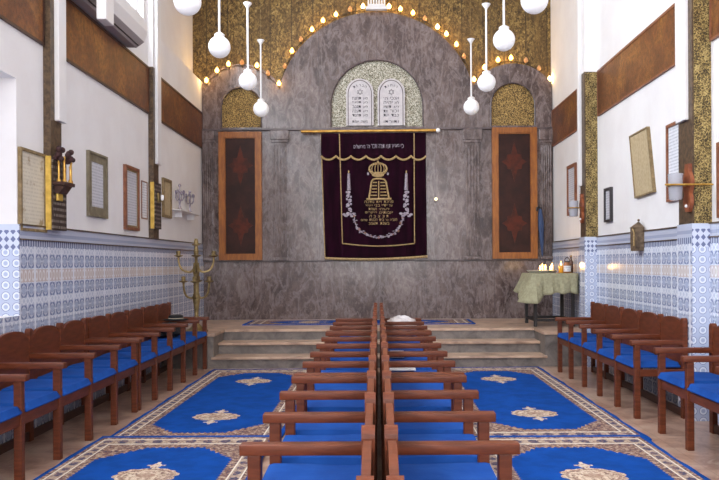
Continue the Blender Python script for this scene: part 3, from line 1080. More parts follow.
# ------------------------------------------------------------------ benches
def bench_meshes(n, SP, D, tagn):
    """list of (part name, mesh object data, location) in local space: back at x=0, front at x=D, along +y"""
    parts = []
    up = 0.0 if abs(D - .475) < 1e-6 else .03
    def keep(b, name, mat, smooth=False):
        bm = b.bm
        bmesh.ops.remove_doubles(bm, verts=bm.verts, dist=1e-5); bmesh.ops.recalc_face_normals(bm, faces=bm.faces)
        me = bpy.data.meshes.new(name)
        if smooth:
            for f in bm.faces: f.smooth = True
        bm.to_mesh(me); bm.free(); me.materials.append(mat)
        if smooth:
            try: me.set_sharp_from_angle(angle=math.radians(45))
            except Exception: pass
        return me
    W = MT['wood']
    fl = keep(MB().box(D - .05, D, -.024, .024, 0, .622, .005), 'front_leg', W)
    b = MB()
    prof = [(-.03, 0), (.03, 0), (.03, .815)] + [(.03 * math.cos(a * PI / 8), .815 + .035 * math.sin(a * PI / 8)) for a in range(1, 8)] + [(-.03, .815)]
    b.plate(prof, [], 0, .040, lambda a, c_, d: Vector((d, a, c_)))
    rl = keep(b, 'rear_leg', W)
    ar = keep(MB().box(.03, D + .028, -.031, .031, .622, .662, .004), 'armrest', W, True)
    # backrest with arched top and shoulders
    hwid = SP / 2 - .03
    pr = [(-hwid, .36), (hwid, .36), (hwid, .775), (hwid - .03, .785), (hwid - .035, .80)]
    m_ = 14
    for i in range(m_ + 1):
        a = 1 - 2 * i / m_
        pr.append(((hwid - .05) * a, .806 + .042 * math.sqrt(max(0, 1 - a * a)) ** 1.0))
    pr += [(-hwid + .035, .80), (-hwid + .03, .785), (-hwid, .775)]
    b = MB(); b.plate(pr, [], .008, .031, lambda a, c_, d: Vector((d, a, c_)))
    bk = keep(b, 'backrest', W)
    cus = []
    for v_ in range(3):
        b = MB()
        hw = SP / 2 - .036
        r_ = random.Random(v_ + 5)
        ph = r_.uniform(0, 6)
        def fn(u, v):
            x = .042 + (D - .030) * u; y = -hw + 2 * hw * v
            e = min(u, 1 - u) * (D - .03); e2 = min(v, 1 - v) * 2 * hw
            k_ = min(1, e / .028); k2 = min(1, e2 / .028)
            zz_ = .405 + up + .045 * math.sqrt(max(0, 1 - (1 - k_) ** 2)) * math.sqrt(max(0, 1 - (1 - k2) ** 2))
            zz_ += .006 * math.sin(u * 5 + ph) * math.sin(v * 6 + ph * 2) * k_ * k2
            return Vector((x, y, zz_))
        b.grid(fn, 24, 24)
        b.box(.044, D + .010, -hw + .002, hw - .002, .395 + up, .418 + up, .008)
        cus.append(keep(b, 'seat_cushion', MT['cushion'], True))
    L = n * SP
    b = MB()
    b.box(D - .04, D - .012, .0, L, .32 + up, .395 + up, .003)
    for i in range(n + 1):
        b.box(.04, D - .04, i * SP - .014, i * SP + .014, .33 + up, .39 + up, .003)
    fr = keep(b, 'seat_frame', W)
    parts.append(('seat_frame', fr, 0))
    parts.append(('foot_board', keep(MB().box(.012, .034, 0, L, .01, .075, .003), 'foot_board', MT['dkwood']), 0))
    for i in range(n + 1):
        y = min(max(i * SP, .03), L - .03)
        parts += [('front_leg', fl, y), ('rear_leg', rl, y), ('armrest', ar, y)]
    for i in range(n):
        parts += [('backrest', bk, (i + .5) * SP), ('seat_cushion', cus[(i * 2 + n) % 3], (i + .5) * SP)]
    return parts


cache = {}


def bench(x, y0, n, SP, D, face, label, group):
    """face=+1 seat looks to +x ; the row runs from y0 to y0+n*SP"""
    key = (n, SP, D)
    if key not in cache: cache[key] = bench_meshes(n, SP, D, '')
    t = thing('wooden_bench', label, 'bench', (x, y0 if face > 0 else y0 + n * SP, 0), group)
    if face < 0: t.rotation_euler = (0, 0, PI)
    for nm, me, y in cache[key]:
        o = bpy.data.objects.new(nm, me); COL.objects.link(o); o.parent = t; o.location = (0, y, 0)
    return t


SW = .565
bl2 = bench(-2.665, 7.0, 5, .555, .495, 1, 'far bench of blue-cushioned seats along the left tiled wall, black bag on it', 'wall benches of joined armchairs')
bench(-2.665, 4.14, 5, SW, .495, 1, 'near bench of blue-cushioned seats along the left tiled wall, cut by the photo edge', 'wall benches of joined armchairs')
bench(2.607, 6.50, 5, SW, .445, -1, 'far bench of blue-cushioned seats along the right tiled wall by the candle table', 'wall benches of joined armchairs')
bench(2.607, 5.99 - 5 * SW, 5, SW, .445, -1, 'near bench of blue-cushioned seats at the right edge under the gilded pilaster', 'wall benches of joined armchairs')
SC = .578
for face, x, nm in ((-1, -.012, 'left'), (1, .016, 'right')):
    g = 'back-to-back benches down the middle of the hall'
    bench(x, 4.60 - 5 * SC, 5, SC, .475, face, 'nearest centre bench facing %s, blue cushions, its front seat cut by bottom edge' % nm, g)
    bench(x, 4.66, 5, SC, .475, face, 'middle centre bench facing %s, between the nearest and farthest ones' % nm, g)
    bench(x, 4.66 + 5 * SC + .05, 3, SC, .475, face, 'farthest centre bench facing %s, ending just before the stage steps' % nm, g)

# ------------------------------------------------------------------ rugs
def rug(name, label, hw, hl, mat, loc, rz, waves=.006, th=.012, group=None):
    b = MB()
    r_ = random.Random(int(abs(loc[0]) * 100 + loc[1] * 10))
    ph = r_.uniform(0, 6)
    def fn(u, v):
        x = -hw + 2 * hw * u; y = -hl + 2 * hl * v
        if u in (0, 1): x += waves * (math.sin(y * 7 + ph) + .6 * math.sin(y * 17 + ph))
        return Vector((x, y, th))
    rows = b.grid(fn, 12, 60)
    # skirt to floor
    bm = b.bm
    bnd = [e for e in bm.edges if len(e.link_faces) == 1]
    r = bmesh.ops.extrude_edge_only(bm, edges=bnd)
    for v in r['geom']:
        if isinstance(v, bmesh.types.BMVert): v.co.z = 0
    o = b.build(name, mat)
    o.location = loc; o.rotation_euler = (0, 0, rz)
    return tag(o, label, 'rug', group)


rg = 'blue medallion rugs on the hall floor'
HL = 2.0
rug('medallion_rug', 'far left blue medallion rug ending at the stage steps', .665, HL, MT['rug'], (-1.405, 9.66 - HL, 0), 0, group=rg)
rug('medallion_rug', 'near left blue medallion rug overlapping the one behind it', .665, HL, MT['nearrug'], (-1.445, 5.87 - HL, .0125), 0, group=rg)
rug('medallion_rug', 'far right blue medallion rug ending at the stage steps', .665, HL, MT['rug'], (1.355, 9.72 - HL, 0), 0, group=rg)
rug('medallion_rug', 'near right blue medallion rug overlapping the one behind it', .665, HL, MT['nearrug'], (1.31, 5.81 - HL, .0125), 0, group=rg)
rug('runner_rug', 'blue bordered runner rug lying on the stage under the curtain', .42, 1.68, MT['stagerug'], (-.28, 11.50, ZS), PI / 2)

# ------------------------------------------------------------------ wall frames
def wframe(name, label, sd, near, far, fw, fmat, pmat, depth=.03, mount=None, mw=0.0, cat='picture frame', group='framed documents on the side walls'):
    XP = XW - depth
    ya, zt1 = onwall(near[0], near[1], sd); _, zb1 = onwall(near[0], near[2], sd)
    yb, zt2 = onwall(far[0], far[1], sd, XP); _, zb2 = onwall(far[0], far[2], sd, XP)
    z1, z0 = (zt1 + zt2) / 2, (zb1 + zb2) / 2
    y0, y1 = min(ya, yb), max(ya, yb)
    fm = lambda a, c_, d: Vector((sd * (XW - d), a, c_))
    t = thing(name, label, cat, (sd * XW, (y0 + y1) / 2, z0), group)
    if fw > 0:
        MB().plate(rect(y0, y1, z0, z1), [rect(y0 + fw, y1 - fw, z0 + fw, z1 - fw)], 0, depth, fm).build('frame', fmat, t)
    iw = fw
    if mount:
        MB().plate(rect(y0 + fw, y1 - fw, z0 + fw, z1 - fw), [rect(y0 + fw + mw, y1 - fw - mw, z0 + fw + mw, z1 - fw - mw)], 0, depth * .6, fm).build('mount', mount, t)
        iw = fw + mw
    x0, x1 = sd * (XW + .003), sd * (XW - (depth * .45 if fw > 0 else .010))
    MB().box(min(x0, x1), max(x0, x1), y0 + iw, y1 - iw, z0 + iw, z1 - iw).build('document', pmat, t)
    return t


wframe('picture_frame', 'large thin-framed parchment nearest on the left wall beside the window niche', -1, (17.5, 147, 231), (47, 154.5, 232), .022, MT['frame_gold'], MT['paper_old'], .028)
wframe('picture_frame', 'grey document in a wide olive mount on the left wall', -1, (86, 150.5, 216.5), (108, 156.5, 218), .022, MT['mat_olive'], MT['paper_grey'], .03, MT['mat_olive'], .075)
wframe('picture_frame', 'tall white document in reddish wooden frame on the left wall', -1, (123, 164, 229.5), (139.7, 169.5, 231), .035, MT['frame_red'], MT['paper_grey'], .035, MT['frame_gold'], .02)
wframe('pinned_notice', 'narrow white notice with red edge beside the reddish frame', -1, (141, 180.5, 218.5), (147.5, 182, 219.5), .012, MT['frame_red'], MT['paper_white'], .01)
wframe('picture_frame', 'small gilt framed brown picture right of the left wall far pilaster', -1, (161.5, 177.5, 217), (172, 180.5, 218.5), .035, MT['frame_gold'], MT['paper_tan'], .03)
wframe('picture_frame', 'grey document in orange wooden frame on the right wall next to the marble', 1, (577, 162.5, 214.5), (566.5, 166.5, 215.5), .045, MT['frame_red'], MT['paper_grey'], .03)
wframe('pinned_notice', 'narrow white notice hanging behind the far right glass sconce', 1, (583, 177, 199), (578.5, 178.5, 200), 0, MT['frame_red'], MT['paper_white'], .01)
wframe('picture_frame', 'small black framed document above the dado between the right pilasters', 1, (613, 186.7, 221.3), (603.5, 189, 222.5), .03, MT['frame_black'], MT['paper_grey'], .035)
wframe('picture_frame', 'white document in red-brown frame behind the near right sconce', 1, (690, 116, 199.5), (665.5, 125.5, 201), .03, MT['frame_red'], MT['paper_white'], .03)
wframe('picture_frame', 'brown framed picture cut off by the right edge of the photo', 1, (760, 128, 222), (716, 143.5, 210), .04, MT['frame_red'], MT['paper_grey'], .03)

# tilted tan panel, leaning forward from its hook
ya, z1 = onwall(645, 126.5, 1, XW - .05); yb, z2 = onwall(627.5, 136.3, 1, XW - .05)
yc_, zb_ = onwall(651.5, 192, 1, XW - .05); yd, zc_ = onwall(633, 198.5, 1, XW - .05)
t = thing('tilted_panel', 'blank tan panel in a gilt frame hanging crooked on the right wall', 'picture frame', (XW, (ya + yd) / 2, zc_), 'framed documents on the side walls')
quad = [(yb, z2), (ya, z1), (yc_, zb_), (yd, zc_)]
cy_ = sum(q[0] for q in quad) / 4; cz_ = sum(q[1] for q in quad) / 4
shr = lambda q, f: (cy_ + (q[0] - cy_) * f, cz_ + (q[1] - cz_) * f)
fmr = lambda a, c_, d: Vector((XW - d, a, c_))
MB().plate(quad, [[shr(q, .955) for q in quad]], 0, .036, fmr).build('frame', MT['frame_gold'], t)
MB().plate([shr(q, .965) for q in quad], [], .003, .026, fmr).build('panel', MT['paper_tan'], t)

# ------------------------------------------------------------------ memorial boards on the left pilasters
MT['board'] = paper('dark_memorial_board', (56, 40, 34), (150, 140, 130), .6, .05)
MT['yellowgold'] = noisy('yellow_brass', (232, 196, 96), (206, 166, 70), 14, .35, .3)
def board(y0, y1, z0, z1, xin, xout, label):
    t = thing('memorial_board', label, 'wall board', (-(XW - xin), (y0 + y1) / 2, z0), 'memorial boards on the left pilasters')
    MB().box(-(XW - xin), -(XW - xout), y0, y1, z0, z1).build('board', MT['board'], t)
    MB().box(-(XW - .030), -(XW - .073), y0 - .014, y0, z0, z1).build('edge_strip', MT['yellowgold'], t)


yq = 6.40
zA, zB = at(50, 156, yq).z, at(50, 226, yq).z
board(yq, 6.68, at(55, 230, 6.45).z, zA, .06, .085, 'dark memorial board with bright gilt edge, right of the large parchment')
zA2, zB2 = at(152, 182, 9.34).z, at(152, 228.5, 9.34).z
board(9.345, 9.60, zB2, zA2, .06, .085, 'dark memorial board with bright gilt edge on the far left pilaster')

# bracket with gilt candles on the near left pilaster
q = at(60.5, 188, 6.50); xb = -(XW - .088)
t = thing('candle_bracket', 'small dark wall bracket holding gilt candles above the near memorial board', 'wall bracket', (xb + .06, 6.50, q.z - .03))
MB().box(xb, xb + .10, 6.39, 6.61, q.z + .015, q.z + .045, .004).plate([(xb, q.z - .05), (xb + .04, q.z - .05), (xb + .088, q.z + .015), (xb, q.z + .015)], [], 6.42, 6.58, lambda a, c_, d: Vector((a, d, c_))).build('shelf', MT['dkwood'], t)
MB().box(xb + .0, xb + .02, 6.45, 6.55, q.z - .11, q.z - .05, .004).build('name_plate', MT['yellowgold'], t)
for i, (dx, dy, h) in enumerate([(.03, -.06, .15), (.06, -.02, .19), (.04, .02, .17), (.09, .03, .12), (.08, .07, .16), (.03, .07, .11)]):
    MB().lathe([(.018, 0), (.016, .02), (.009, .03), (.009, h), (.013, h + .01), (.004, h + .03)], (xb + dx, 6.50 + dy, q.z + .045), 8).build('gilt_candle', MT['rod'], t, True)
q2 = at(58, 155, 6.5)
b = MB()
for i in range(16):
    b.ball((xb + .05 + random.uniform(-.05, .06), 6.50 + random.uniform(-.08, .08), q2.z + random.uniform(-.05, .05)), random.uniform(.018, .035), u=8, v=6)
b.tube([(xb + .03, 6.5, q2.z - .02), (xb, 6.5, q2.z - .1)], .01, 6)
o = b.build('dried_flower_bunch', noisy('dark_maroon', (70, 40, 40), (48, 30, 30), 30, .8), t)

# small lamp on far left board
q = at(157, 198, 9.45)
t = thing('wall_lamp', 'small glass wall lamp on the far left memorial board', 'lamp', (-(XW - .087), 9.45, q.z - .05))
xb = -(XW - .086)
MB().box(xb, xb + .02, 9.42, 9.48, q.z - .06, q.z + .06, .004).tube([(xb + .02, 9.45, q.z - .04), (xb + .06, 9.45, q.z - .04)], .008, 6).build('arm', MT['brass'], t)
MB().lathe([(.010, -.03), (.018, -.015), (.020, .02), (.016, .035)], (xb + .055, 9.45, q.z), 12).build('shade', MT['milk'], t, True)

# shelf with ornaments
ys0, zs0 = onwall(170.5, 209.5, -1); ys1, _ = onwall(191, 210, -1); ys1 = min(ys1, YB - .12)
t = thing('wall_shelf', 'small white shelf on the left wall next to the marble', 'shelf', (-XW + .06, (ys0 + ys1) / 2, zs0))
MB().box(-XW, -XW + .14, ys0, ys1, zs0 - .012, zs0 + .008, .003).build('board', MT['white'], t)
MB().box(-XW, -XW + .1, ys0 + .2, ys0 + .22, zs0 - .09, zs0 - .012).box(-XW, -XW + .1, ys1 - .22, ys1 - .2, zs0 - .09, zs0 - .012).build('bracket', MT['white'], t)
MT['tinmetal'] = noisy('tarnished_silver', (176, 168, 176), (112, 104, 122), 24, .35, .5)
for f, hgt, arms, lb in ((.22, .34, 2, 'taller silver candelabrum on the small white shelf'), (.72, .30, 3, 'silver branched ornament on far end of the small white shelf')):
    y = ys0 + (ys1 - ys0) * f; c0 = Vector((-XW + .06, y, zs0 + .008))
    t = thing('candelabrum', lb, 'candelabrum', c0, 'silver ornaments on the small shelf')
    MB().lathe([(.045, 0), (.045, .012), (.02, .03), (.012, .08), (.018, .12), (.010, .15), (.010, hgt)], c0, 10).build('stem', MT['tinmetal'], t, True)
    for i in range(arms * 2):
        a = PI / 2 + (0 if arms == 2 else .3) + i * 2 * PI / (arms * 2); r = .055
        d = Vector((math.cos(a), math.sin(a) * 1.9, 0)) * r
        am = MB().tube([c0 + Vector((0, 0, .14)) , c0 + d * .6 + Vector((0, 0, .13)), c0 + d + Vector((0, 0, .17)), c0 + d + Vector((0, 0, .22))], .007, 6).build('arm', MT['tinmetal'], t)
        MB().lathe([(.008, 0), (.018, .02), (.016, .045), (.006, .06)], c0 + d + Vector((0, 0, .215)), 8).build('cup', MT['tinmetal'], am, True)
    MB().ball(c0 + Vector((0, 0, hgt)), .022).build('top', MT['tinmetal'], t)

# ------------------------------------------------------------------ glass sconces on the right pilasters
def sconce(ypl, xin, zlo, zhi, zring, jar_r, jar_h, barlen, label):
    X = XW - xin
    t = thing('oil_lamp_sconce', label, 'wall sconce', (X, ypl, zlo), 'glass oil lamp sconces on the right pilasters')
    h = zhi - zlo; w_ = .095 if barlen else .075
    pr = []
    for i in range(25):
        a = i / 24
        ww = w_ * (.55 + .45 * abs(math.sin(a * 2.2 * PI + .5))) * (math.sin(PI * min(max(a, .03), .97)) ** .35)
        pr.append((ww, zlo + h * a))
    pts = [(ypl + a, c_) for a, c_ in pr] + [(ypl - a, c_) for a, c_ in reversed(pr)]
    MB().plate(pts, [], 0, .03, lambda a, c_, d: Vector((X - d, a, c_))).build('back_plate', MT['sconcewood'], t)
    jx = X - .03 - jar_r - .03
    b = MB()
    ring = [Vector((jx + (jar_r + .008) * math.cos(2 * PI * i / 20), ypl + (jar_r + .008) * math.sin(2 * PI * i / 20), zring)) for i in range(20)]
    b.tube(ring, .007, 6, True)
    b.tube([(X - .03, ypl, zring), (jx + jar_r + .008, ypl, zring)], .009, 6)
    if barlen: b.tube([(jx - jar_r - .06, ypl - .09, zring + .0), (XW + .002, ypl - .09, zring + .0)], .008, 6); b.tube([(jx, ypl - jar_r - .008, zring), (jx, ypl - .09, zring)], .007, 6)
    b.build('ring_holder', MT['rod'], t, True)
    MB().lathe([(.0, -jar_h * .55), (jar_r * .75, -jar_h * .55), (jar_r * .86, -jar_h * .5), (jar_r, jar_h * .45), (jar_r - .005, jar_h * .45), (jar_r * .8, -jar_h * .48), (0, -jar_h * .5)], (jx, ypl, zring), 18).build('glass_jar', MT['jar'], t, True)
    MB().ball((X - .034, ypl, zlo + .05), .014, u=8, v=6).build('knob', MT['milk'], t)


MT['sconcewood'] = noisy('sconce_wood', (150, 84, 50), (120, 62, 38), 9, .4)
MT['jar'] = Mat('dusty_jar_glass', (205, 205, 212), .15, 0, Transmission_Weight=.45, IOR=1.3).m
yn = 6.475
sconce(yn, .155, at(690, 212, yn).z, at(690, 164, yn).z, at(690, 185.5, yn).z, .062, .22, .26, 'wooden sconce with large glass jar on the near right pilaster')
yn = 9.84
sconce(yn, .16, at(585, 223, yn).z, at(585, 194, yn).z, at(583, 208, yn).z, .062, .2, 0, 'wooden sconce with glass jar on the far right pilaster')

# alms box on the dado
yA, zA_ = onwall(642.5, 224, 1, XW - .07); yB_, _ = onwall(631, 224, 1, XW - .07)
z0 = onwall(636, 251, 1, XW - .07)[1]; z1 = onwall(636, 228, 1, XW - .07)[1]
t = thing('alms_box', 'weathered metal alms box with pointed top hanging on the right tiled dado', 'alms box', (XW - .02, (yA + yB_) / 2, z0))
ym = (yA + yB_) / 2; hw = .085; X = XW - .019
b = MB()
prof = [(ym - hw * .8, z0), (ym + hw * .8, z0), (ym + hw, z0 + .04), (ym + hw, z1), (ym - hw, z1), (ym - hw, z0 + .04)]
b.plate(prof, [], 0, .09, lambda a, c_, d: Vector((X - d, a, c_))).build('body', MT['iron'], t)
b = MB()
vs = [b.bm.verts.new(Vector(p_)) for p_ in ((X, ym - hw * 1.1, z1), (X, ym + hw * 1.1, z1), (X - .1, ym + hw * 1.1, z1), (X - .1, ym - hw * 1.1, z1))]
ap = b.bm.verts.new(Vector((X - .03, ym, z1 + .07)))
b.bm.faces.new(vs)
for i in range(4): b.bm.faces.new((vs[i], vs[(i + 1) % 4], ap))
b.ball((X - .03, ym, z1 + .08), .014, u=8, v=6).build('lid', MT['iron'], t)
MB().tube([(X - .094, ym - .04, z0 + .05), (X - .094, ym - .045, z1 - .05), (X - .094, ym, z1 - .01)], .007, 6).build('hasp', MT['goldtrim'], t)

# ------------------------------------------------------------------ air conditioner under the left high window
ya0, ya1 = 6.72, 8.56
zb = 3.745; X0 = -XW
t = thing('air_conditioner', 'white air conditioner with grey louvre above the long left frieze panel', 'air conditioner', (X0 + .1, (ya0 + ya1) / 2, zb))
prof = [(X0 + .002, zb), (X0 + .12, zb - .005), (X0 + .2, zb + .055), (X0 + .235, zb + .16), (X0 + .22, zb + .29), (X0 + .002, zb + .30)]
MB().plate(prof, [], ya0, ya1, lambda a, c_, d: Vector((a, d, c_))).build('body', MT['acwhite'] if 'acwhite' in MT else MT['white'], t)
MT['acgrey'] = simple('grey_louvre', (176, 170, 170), .5)
b = MB(); fmu = lambda a, c_, d: Vector((a, d, c_))
b.plate([(X0 + .015, zb - .012), (X0 + .12, zb - .017), (X0 + .205, zb + .045), (X0 + .2, zb + .055), (X0 + .12, zb - .004), (X0 + .015, zb)], [], ya0 + .02, ya1 - .02, fmu)
lv = b.build('louvre', MT['acgrey'], t)
for i in range(1):
    f = .35
    xa = X0 + .12 + .085 * f; za = zb - .017 + .062 * f
    MB().box(xa - .006, xa + .006, ya0 + .06, ya1 - .06, za - .008, za + .0).build('slat', MT['blackmetal'], lv)
t2 = MB().box(X0 + .245, X0 + .335, 6.97, 7.18, 3.55, ZC, .008).box(X0, X0 + .25, 6.97, 6.99, 4.4, 4.5)
tag(t2.build('pipe_duct', MT['white']), 'white vertical pipe cover beside the air conditioner', 'pipe cover')

# ------------------------------------------------------------------ brass floor candelabrum
yc = 10.1
cb = at(196.5, 314, yc); cb.z = ZS
t = thing('floor_candelabrum', 'tall brass branched candelabrum standing on the stage by the left wall', 'candelabrum', cb)
zT = at(196, 240, yc).z; zU = at(196, 255, yc).z; zUb = at(196, 270, yc).z; zLo = at(196, 280.5, yc).z; zLb = at(196, 296, yc).z
cx0, cy0 = cb.x, cb.y
MB().lathe([(.15, 0), (.15, .02), (.09, .05), (.05, .09), (.03, .12)], cb, 16).build('base', MT['brass'], t, True)
MB().lathe([(.03, ZS + .1), (.045, ZS + .16), (.025, ZS + .22), (.035, ZS + .34), (.055, zLb - .02), (.03, zLb + .06), (.022, zLo), (.04, zUb - .05), (.045, zUb), (.022, zUb + .08), (.02, zU), (.03, zU + .05), (.018, zT - .05)], (cx0, cy0, 0), 14).build('stem', MT['brass'], t, True)
MB().lathe([(.015, -.06), (.055, -.045), (.055, -.035), (.03, -.03), (.028, .0), (.02, .04)], (cx0, cy0, zT - .02), 12).build('cup', MT['brass'], t, True)
for tier, (R_, zc, zbm, n_, off) in enumerate(((.225, zU, zUb, 4, .25), (.165, zLo, zLb, 4, .1))):
    for i in range(n_):
        a = off + i * 2 * PI / n_
        dx, dy = math.cos(a), math.sin(a)
        pts = []
        for q in range(13):
            s_ = q / 12 * PI
            pts.append((cx0 + dx * (R_ * (.55 - .45 * math.cos(s_))), cy0 + dy * (R_ * (.55 - .45 * math.cos(s_))), zc - .02 - (zc - zbm) * math.sin(s_) ** .8 + (.0 if q > 6 else -.08 * (1 - q / 6))))
        am = MB().tube(pts, .014, 8).build('arm', MT['brass'], t, True)
        MB().lathe([(.014, -.03), (.06, -.012), (.062, -.004), (.026, .0), (.028, .05), (.02, .055)], (cx0 + dx * R_, cy0 + dy * R_, zc), 12).build('cup', MT['brass'], am, True)

# ------------------------------------------------------------------ candle table
tx0, tx1, ty0, ty1 = 2.12, 2.735, 10.55, 11.28
ztab = 1.165
t = thing('side_table', 'small dark table under a draped sage cloth on the right of the stage', 'table', ((tx0 + tx1) / 2, (ty0 + ty1) / 2, ZS))
MB().box(tx0, tx1 - .01, ty0, ty1, ztab - .03, ztab).build('table_top', MT['dkwood'], t)
for x in (tx0 + .04, tx1 - .06):
    for y in (ty0 + .05, ty1 - .05):
        MB().box(x - .022, x + .022, y - .022, y + .022, ZS, ztab - .03, .003).build('leg', MT['blackmetal'], t)
b = MB()
zf = ZS + .07
b.box(tx0 + .06, tx1 - .08, ty0 + .04, ty0 + .07, zf, zf + .035).box(tx0 + .06, tx1 - .08, ty1 - .07, ty1 - .04, zf, zf + .035)
b.box(tx0 + .03, tx0 + .06, ty0 + .04, ty1 - .04, zf, zf + .035).box(tx1 - .08, tx1 - .05, ty0 + .04, ty1 - .04, zf, zf + .035)
b.build('stretcher', MT['blackmetal'], t)
# cloth
cw, cd = tx1 - tx0, ty1 - ty0
b = MB()
per = []
NP = 24
for i in range(NP): per.append((tx0 + cw * i / NP, ty0, 0, -1, 'f'))
for i in range(NP): per.append((tx1, ty0 + cd * i / NP, 1, 0, 'r'))
for i in range(NP): per.append((tx1 - cw * i / NP, ty1, 0, 1, 'b'))
for i in range(NP): per.append((tx0, ty1 - cd * i / NP, -1, 0, 'l'))
def dropf(i):
    s_ = i / (4 * NP)
    d = .27 + .012 * math.sin(i * .9)
    dl = min(i, 4 * NP - i)       # distance to left front corner
    d += .13 * math.exp(-(dl / 5.0) ** 2)
    return d
rings = []
for j in range(9):
    f = j / 8
    ring = []
    for i, (x, y, nx, ny, sdn) in enumerate(per):
        fl = .012 + (.045 + .02 * math.sin(i * .85) + .010 * math.sin(i * 2.1)) * f
        dl = min(i, 4 * NP - i)
        fl += .10 * f * math.exp(-(dl / 4.0) ** 2)
        if sdn == 'r': fl = .004
        if sdn == 'l': fl += .08 * f
        nn = Vector((nx, ny, 0))
        if i == 0: nn = Vector((-.7, -.7, 0))
        if i == NP: nn = Vector((0, -1, 0))
        ring.append(b.bm.verts.new(Vector((min(x + nn.x * fl, XW - .036), y + nn.y * fl, ztab + .006 - dropf(i) * f ** 1.02))))
    rings.append(ring)
for j in range(8):
    for i in range(4 * NP):
        k_ = (i + 1) % (4 * NP)
        b.bm.faces.new((rings[j][i], rings[j][k_], rings[j + 1][k_], rings[j + 1][i]))
b.bm.faces.new(rings[0])
MT['cloth'] = noisy('sage_cloth', (166, 162, 132), (146, 142, 114), 28, .85)
o = b.build('tablecloth', MT['cloth'], None, True)
tag(o, 'sage green cloth draped over the candle table, a corner hanging at left', 'tablecloth')
md = o.modifiers.new('solid', 'SOLIDIFY'); md.thickness = .004; md.offset = 1
zt = ztab + .0115
# tray with foil
q = at(541, 272, 10.85)
tr_ = thing('candle_tray', 'silvery tray holding burning candles on the sage cloth', 'tray', (2.31, 10.86, zt))
MB().lathe([(0, 0), (.17, 0), (.215, .035), (.21, .04), (.168, .006), (0, .006)], (2.31, 10.86, zt), 24).build('dish', noisy('crumpled_foil', (226, 222, 214), (190, 184, 178), 30, .3, .5), tr_)
flame = emis('candle_flame', (255, 176, 70), 12)
wax = Mat('pale_wax', (240, 226, 196), .5).m
cl = [(2.27, 10.80, .03, 'left'), (2.34, 10.78, .045, ''), (2.33, 10.93, .06, ''), (2.42, 10.82, .03, ''), (2.46, 10.90, .065, '')]
clab = ['lit candle stub at left rim of the silvery tray', 'lit candle at front of the silvery tray', 'lit candle at the back of the silvery tray', 'short lit candle right of centre on the silvery tray', 'tallest lit candle at right rim of the silvery tray']
for (x, y, h, _), lb in zip(cl, clab):
    c0 = Vector((x, y, zt + .007))
    ct = thing('candle', lb, 'candle', c0, 'lit candles on the tray')
    MB().lathe([(.018, 0), (.018, h), (.012, h + .003)], c0, 10).build('wax', wax, ct, True)
    MB().lathe([(.002, h), (.012, h + .016), (.010, h + .032), (.003, h + .06), (.001, h + .07)], c0, 8).build('flame', flame, ct, True)
    l = bpy.data.lights.new('candle_glow', 'POINT'); l.energy = .9; l.color = (1, .6, .25); l.shadow_soft_size = .02
    lo = bpy.data.objects.new('candle_glow', l); COL.objects.link(lo); lo.location = c0 + Vector((0, -.03, h + .05))
# glasses with oil, jar, bottle
yel = Mat('yellow_oil', (226, 164, 50), .15, 0, Transmission_Weight=.3).m
c0 = Vector((2.545, 10.72, zt))
jt = thing('oil_glass', 'yellow oil glass with flame left of the white labelled jar', 'glass', c0)
MB().lathe([(.026, 0), (.032, .01), (.036, .09), (.033, .1), (.0, .1)], c0, 14).build('glass_body', yel, jt, True)
MB().lathe([(.002, .1), (.010, .115), (.008, .135), (.001, .165)], c0, 8).build('flame', flame, jt, True)
c0 = Vector((2.625, 10.70, zt))
jt = thing('oil_jar', 'jar with white label and dark looped handle on the sage cloth', 'jar', c0)
MB().lathe([(.046, 0), (.05, .01), (.05, .12), (.04, .14), (.036, .15)], c0, 16).build('body', noisy('amber_jar', (150, 96, 56), (120, 76, 44), 12, .25), jt, True)
MB().lathe([(.0515, .02), (.0515, .10)], c0, 16).build('paper_label', MT['paper_white'], jt, True)
MB().lathe([(.038, .15), (.038, .165), (0, .166)], c0, 14).build('lid', MT['blackmetal'], jt, True)
MB().tube([c0 + Vector((.035 * math.cos(a * PI / 8), 0, .165 + .05 * math.sin(a * PI / 8))) for a in range(9)], .006, 6).build('handle', MT['blackmetal'], jt, True)
c0 = Vector((2.705, 10.80, zt))
jt = thing('brown_bottle', 'slender dark brown bottle at right end of the candle table', 'bottle', c0)
MB().lathe([(.026, 0), (.03, .01), (.03, .15), (.012, .19), (.012, .225)], c0, 12).build('body', Mat('brown_glass', (74, 46, 30), .2).m, jt, True)
MB().lathe([(.014, .225), (.014, .245), (0, .246)], c0, 10).build('cap', MT['brass'], jt, True)

# ------------------------------------------------------------------ umbrella on the right door frame
yu = YB - .13
q0, q1 = at(540.2, 209, yu), at(542.5, 256, yu)
t = thing('umbrella', 'folded blue umbrella hanging by the right wooden door', 'umbrella', q1)
pts = [q0.lerp(q1, i / 10) for i in range(11)]
MB().tube(pts, [.022, .032, .04, .044, .044, .04, .036, .03, .024, .016, .008], 9).build('canopy', noisy('slate_blue_cloth', (64, 84, 122), (46, 62, 96), 8, .75, stretch=(8, 1, 1)), t, True)
MB().tube([q0 + Vector((-.055, 0, -.03)), q0 + Vector((-.05, 0, .02)), q0 + Vector((-.015, 0, .045)), q0 + Vector((.005, 0, .02)), q0], .013, 8).build('handle', MT['blackmetal'], t, True)
MB().box(q0.x - .03, q0.x + .03, yu - .01, YB, q0.z + .02, q0.z + .035).build('hook', MT['blackmetal'], t)

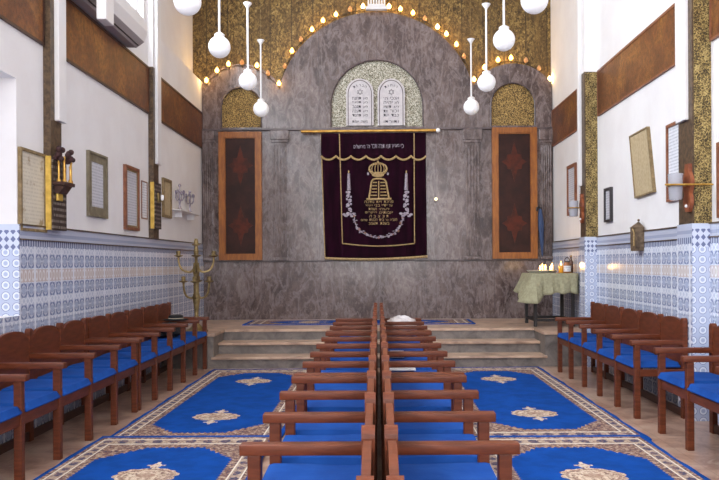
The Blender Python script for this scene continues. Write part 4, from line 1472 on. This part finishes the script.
# small glowing bulb added to stand for a reflected spot beside the curtain
q = at(436, 199, YB - .06)
t = thing('reflected_spot_bulb', 'tiny glowing bulb added for a reflected spot on the marble right of the curtain', 'lamp', q)
MB().box(q.x - .02, q.x + .02, YB - .03, YB, q.z - .05, q.z + .02, .004).build('holder', MT['marbledk'], t)
MB().ball(Vector((q.x, YB - .055, q.z)), .024).build('bulb', emis('small_glow', (255, 226, 170), 3.0), t, True)

# ------------------------------------------------------------------ loose things on the benches
def sack(name, label, cat, c0, sx, sy, sz, mat, seed, nx=22):
    r_ = random.Random(seed); ph = [r_.uniform(0, 6) for _ in range(6)]
    b = MB()
    def fn(u, v):
        a = 2 * PI * u; e = -PI / 2 + PI * v
        k_ = 1 + .16 * math.sin(3 * a + ph[0]) * math.cos(e) + .12 * math.sin(5 * a + ph[1] + 4 * e) + .08 * math.sin(9 * e + ph[2] + 2 * a)
        z_ = math.sin(e)
        p_ = Vector((sx * math.cos(a) * math.cos(e) * k_, sy * math.sin(a) * math.cos(e) * k_, sz * max(z_ * k_, -.75)))
        return c0 + p_ + Vector((0, 0, sz * .75))
    b.grid(fn, nx, 14, closed_u=True)
    o = b.build(name, mat, None, True)
    return tag(o, label, cat)


zc = .462
plas = Mat('white_plastic', (214, 206, 206), .35).m
# crumpled plastic bag on the last seat of the centre right row
sack('plastic_bag', 'crumpled white plastic bag on the last seat of the centre row facing right', 'bag', Vector((.26, 9.12, zc)), .19, .19, .13, plas, 3)
o = MB().box(.08, .30, 6.20, 6.48, zc, zc + .012, .003).build('paper_sheet', MT['white'])
tag(o, 'white paper lying on a seat of the middle centre bench facing right', 'paper')
o = MB().box(.10, .24, 7.05, 7.2, zc, zc + .05, .01).build('small_white_packet', MT['white'])
tag(o, 'small white packet on a seat behind the white paper', 'packet')
sack('black_bag', 'soft black bag lying on the far left wall bench', 'bag', Vector((-2.42, 8.94, zc + .03)), .14, .17, .09, simple('black_cloth', (34, 32, 36), .8), 5)
blk = simple('black_felt', (26, 25, 28), .85)
c0 = Vector((-2.42, 9.22, .664))
t = thing('black_hat', 'black hat with pale band lying on an armrest of the far left bench', 'hat', c0)
MB().lathe([(.0, 0), (.14, 0), (.145, .008), (.09, .014), (.085, .05), (.06, .062), (.0, .058)], c0, 20).build('felt', blk, t, True)
MB().lathe([(.0905, .016), (.0895, .024)], c0, 20).build('band', simple('pale_band', (170, 160, 140), .6), t, True)
o = MB().box(2.30, 2.41, 4.88, 4.945, zc + .025, zc + .075, .008).build('tissue_pack', MT['white'])
tag(o, 'white tissue pack on the near right bench cushion at the photo edge', 'packet')
